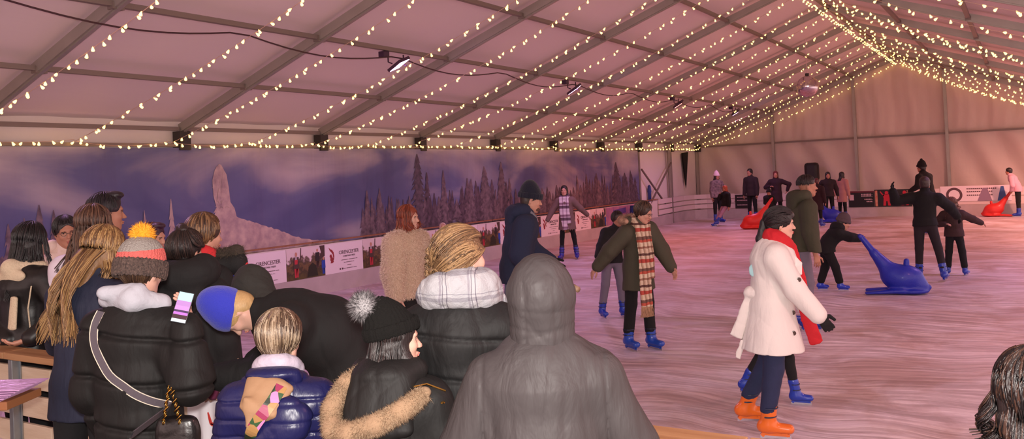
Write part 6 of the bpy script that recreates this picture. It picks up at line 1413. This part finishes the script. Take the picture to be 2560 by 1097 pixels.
    seal(1098,700,('orange',(224,74,44)),'orange red skating aid behind the fair braid, beside the striped child',.9)
def seal(px,py,c,label,s=1.,flip=0):
    g=ground(px,py,0); m=mat('aid_plastic_'+c[0],c[1],.45,bump=.25,scale=60,coat=.1)
    ray=math.atan2(g[1],g[0])-math.pi/2; o=empty('skating_aid',g,ray,label=label,cat='skating aid',group=None)
    # local x: image right ; nose at +x, handle tail rising at -x
    f=-1 if flip else 1
    X=lambda x,y,z:np.array([x*f,y,z])*s
    pr=[EL(X(.12,0,.27),np.array([.33,.22,.23])*s,None,.05),EL(X(.36,0,.15),np.array([.15,.15,.13])*s,None,.06),RC(X(-.08,0,.38),X(-.30,0,.68),.15*s,.075*s,.10),RC(X(-.30,0,.68),X(-.50,0,.97),.062*s,.045*s,.04),RC(X(.47,0,.10),X(.52,0,.12),.05*s,.035*s,.04),
        EC(X(.1,-.12,.07),X(-.46,-.20,.035),np.array([0,1.,0]),(.10*s,.05*s),(.075*s,.025*s),.06),EC(X(.1,.12,.07),X(-.46,.20,.035),np.array([0,1.,0]),(.10*s,.05*s),(.075*s,.025*s),.06),EL(X(.25,0,.06),np.array([.26,.22,.06])*s,None,.05)]
    link('seal_body',sdf_mesh('seal_body',pr,.012*s if s>0 else .02,None),m,o)
    link('head_knob',sdf_mesh('head_knob',[RC(X(.18,0,.44),X(.19,0,.56),.05*s,.045*s,.03)],.012),m,o)
    link('handle',sdf_mesh('handle',[RC(X(-.52,-.16,.99),X(-.52,.16,.99),.026*s,.026*s,.01),RC(X(-.50,0,.95),X(-.53,0,1.0),.04*s,.03*s,.03)],.008),m,o)
def props():
    # banner on the near side of the barrier
    a=on_y(478,960,YF-.04)[0]; b=on_y(606,960,YF-.04)[0]; n=30; vs=[];fs=[]
    o=empty('fence_banner',(a,YF-.05,.45),label='white cloth banner with red and blue brush strokes draped over the near barrier',cat='banner')
    w=b-a+.12
    cz=lambda x:.012*math.sin(x*60)+.008*math.sin(x*23)
    for i in range(n+1):
        for j in range(7): vs.append((w*i/n,-cz(w*i/n)*(1-j/9)-.02,.555*j/6))
    for i in range(n):
        for j in range(6): q=i*7+j; fs.append((q,q+7,q+8,q+1))
    MB().add(vs,fs).build('cloth',mat('white_banner_cloth',(226,222,228),.7),o,smooth=True)
    def stroke(pts,wd,m,nm):
        q=MB(); P=[np.array([x*w,-.040-cz(x*w)*.0,z*.555]) for x,z in pts]; 
        T=np.linspace(0,len(P)-1,16); P2=[P[int(min(t,len(P)-1.001))]*(1-t%1)+P[min(int(t)+1,len(P)-1)]*(t%1) for t in T]
        vs=[];fs=[]
        for i,c in enumerate(P2):
            tg=nrm(P2[min(i+1,15)]-P2[max(i-1,0)]); s_=np.array([-tg[2],0,tg[0]]); ww=wd*(.25+.75*math.sin(math.pi*(i+.5)/16)); vs+=[c+s_*ww,c-s_*ww,c+s_*ww+G(0,.004,0),c-s_*ww+G(0,.004,0)]
        for i in range(15):
            k=i*4; fs+=[(k,k+1,k+5,k+4),(k+2,k+6,k+7,k+3),(k,k+4,k+6,k+2),(k+1,k+3,k+7,k+5)]
        q.add(vs,fs).build(nm,m,o)
    rb=mat('stroke_blue',(40,60,140),.6); rr=mat('stroke_red',(206,60,52),.6)
    stroke([(.34,.0),(.40,.30),(.55,.42),(.62,.62)],.012,rb,'blue_stroke'); stroke([(.68,.70),(.80,.76),(.93,.90)],.010,rb,'blue_stroke')
    stroke([(.36,.78),(.40,.68),(.58,.66)],.009,rr,'red_stroke'); stroke([(.62,.74),(.75,.84),(.86,.93)],.007,rr,'red_stroke'); stroke([(.60,.02),(.66,.16),(.66,.36)],.008,rr,'red_stroke')
    MB().box((.03*w,-.024,0),(.036*w,-.018,.55)).build('red_border',rr,o); MB().box((.88*w,-.03,.40),(.94*w,-.024,.60)).build('red_letter',rr,o)
    # leaflets on a ledge, far left
    q=at(20,985,3.9); o=empty('leaflet_tray',q,label='wooden ledge end with stacked shiny lilac sheets at the far left',cat='tray'); o.rotation_euler=(0,0,.5)
    MB().box((-.5,-.1,-.05),(.06,.16,-.012)).build('ledge',mat('brown_ledge',(150,96,60),.6),o,bevel=.004)
    sm=mat('lilac_sheet',(206,160,206),.3,bump=.6,scale=20)
    for i in range(6): MB().box((-.45+i*.004,-.09+.003*(i%3),-.012+i*.009),(.02+.018*i,.14,-.008+i*.009)).build('sheet',sm,o)
    for x in (-.4,): MB().box((x,0,-(q[2]-FL)),(x+.06,.06,-.05)).build('leg',MATS['brown_ledge'],o)
foreground(); second_row(); skaters(); props()
print('people',time.time()-_t0,flush=True)
# watching floor on the near side
mb=MB().box((-9,-4,0),(3,YF-.12,FL)); tag(mb.build('trim_watching_floor',mat('dark_decking',(70,58,54),.7,bump=.3,scale=8)),'raised dark floor for watchers on the near side','floor',kind='structure')
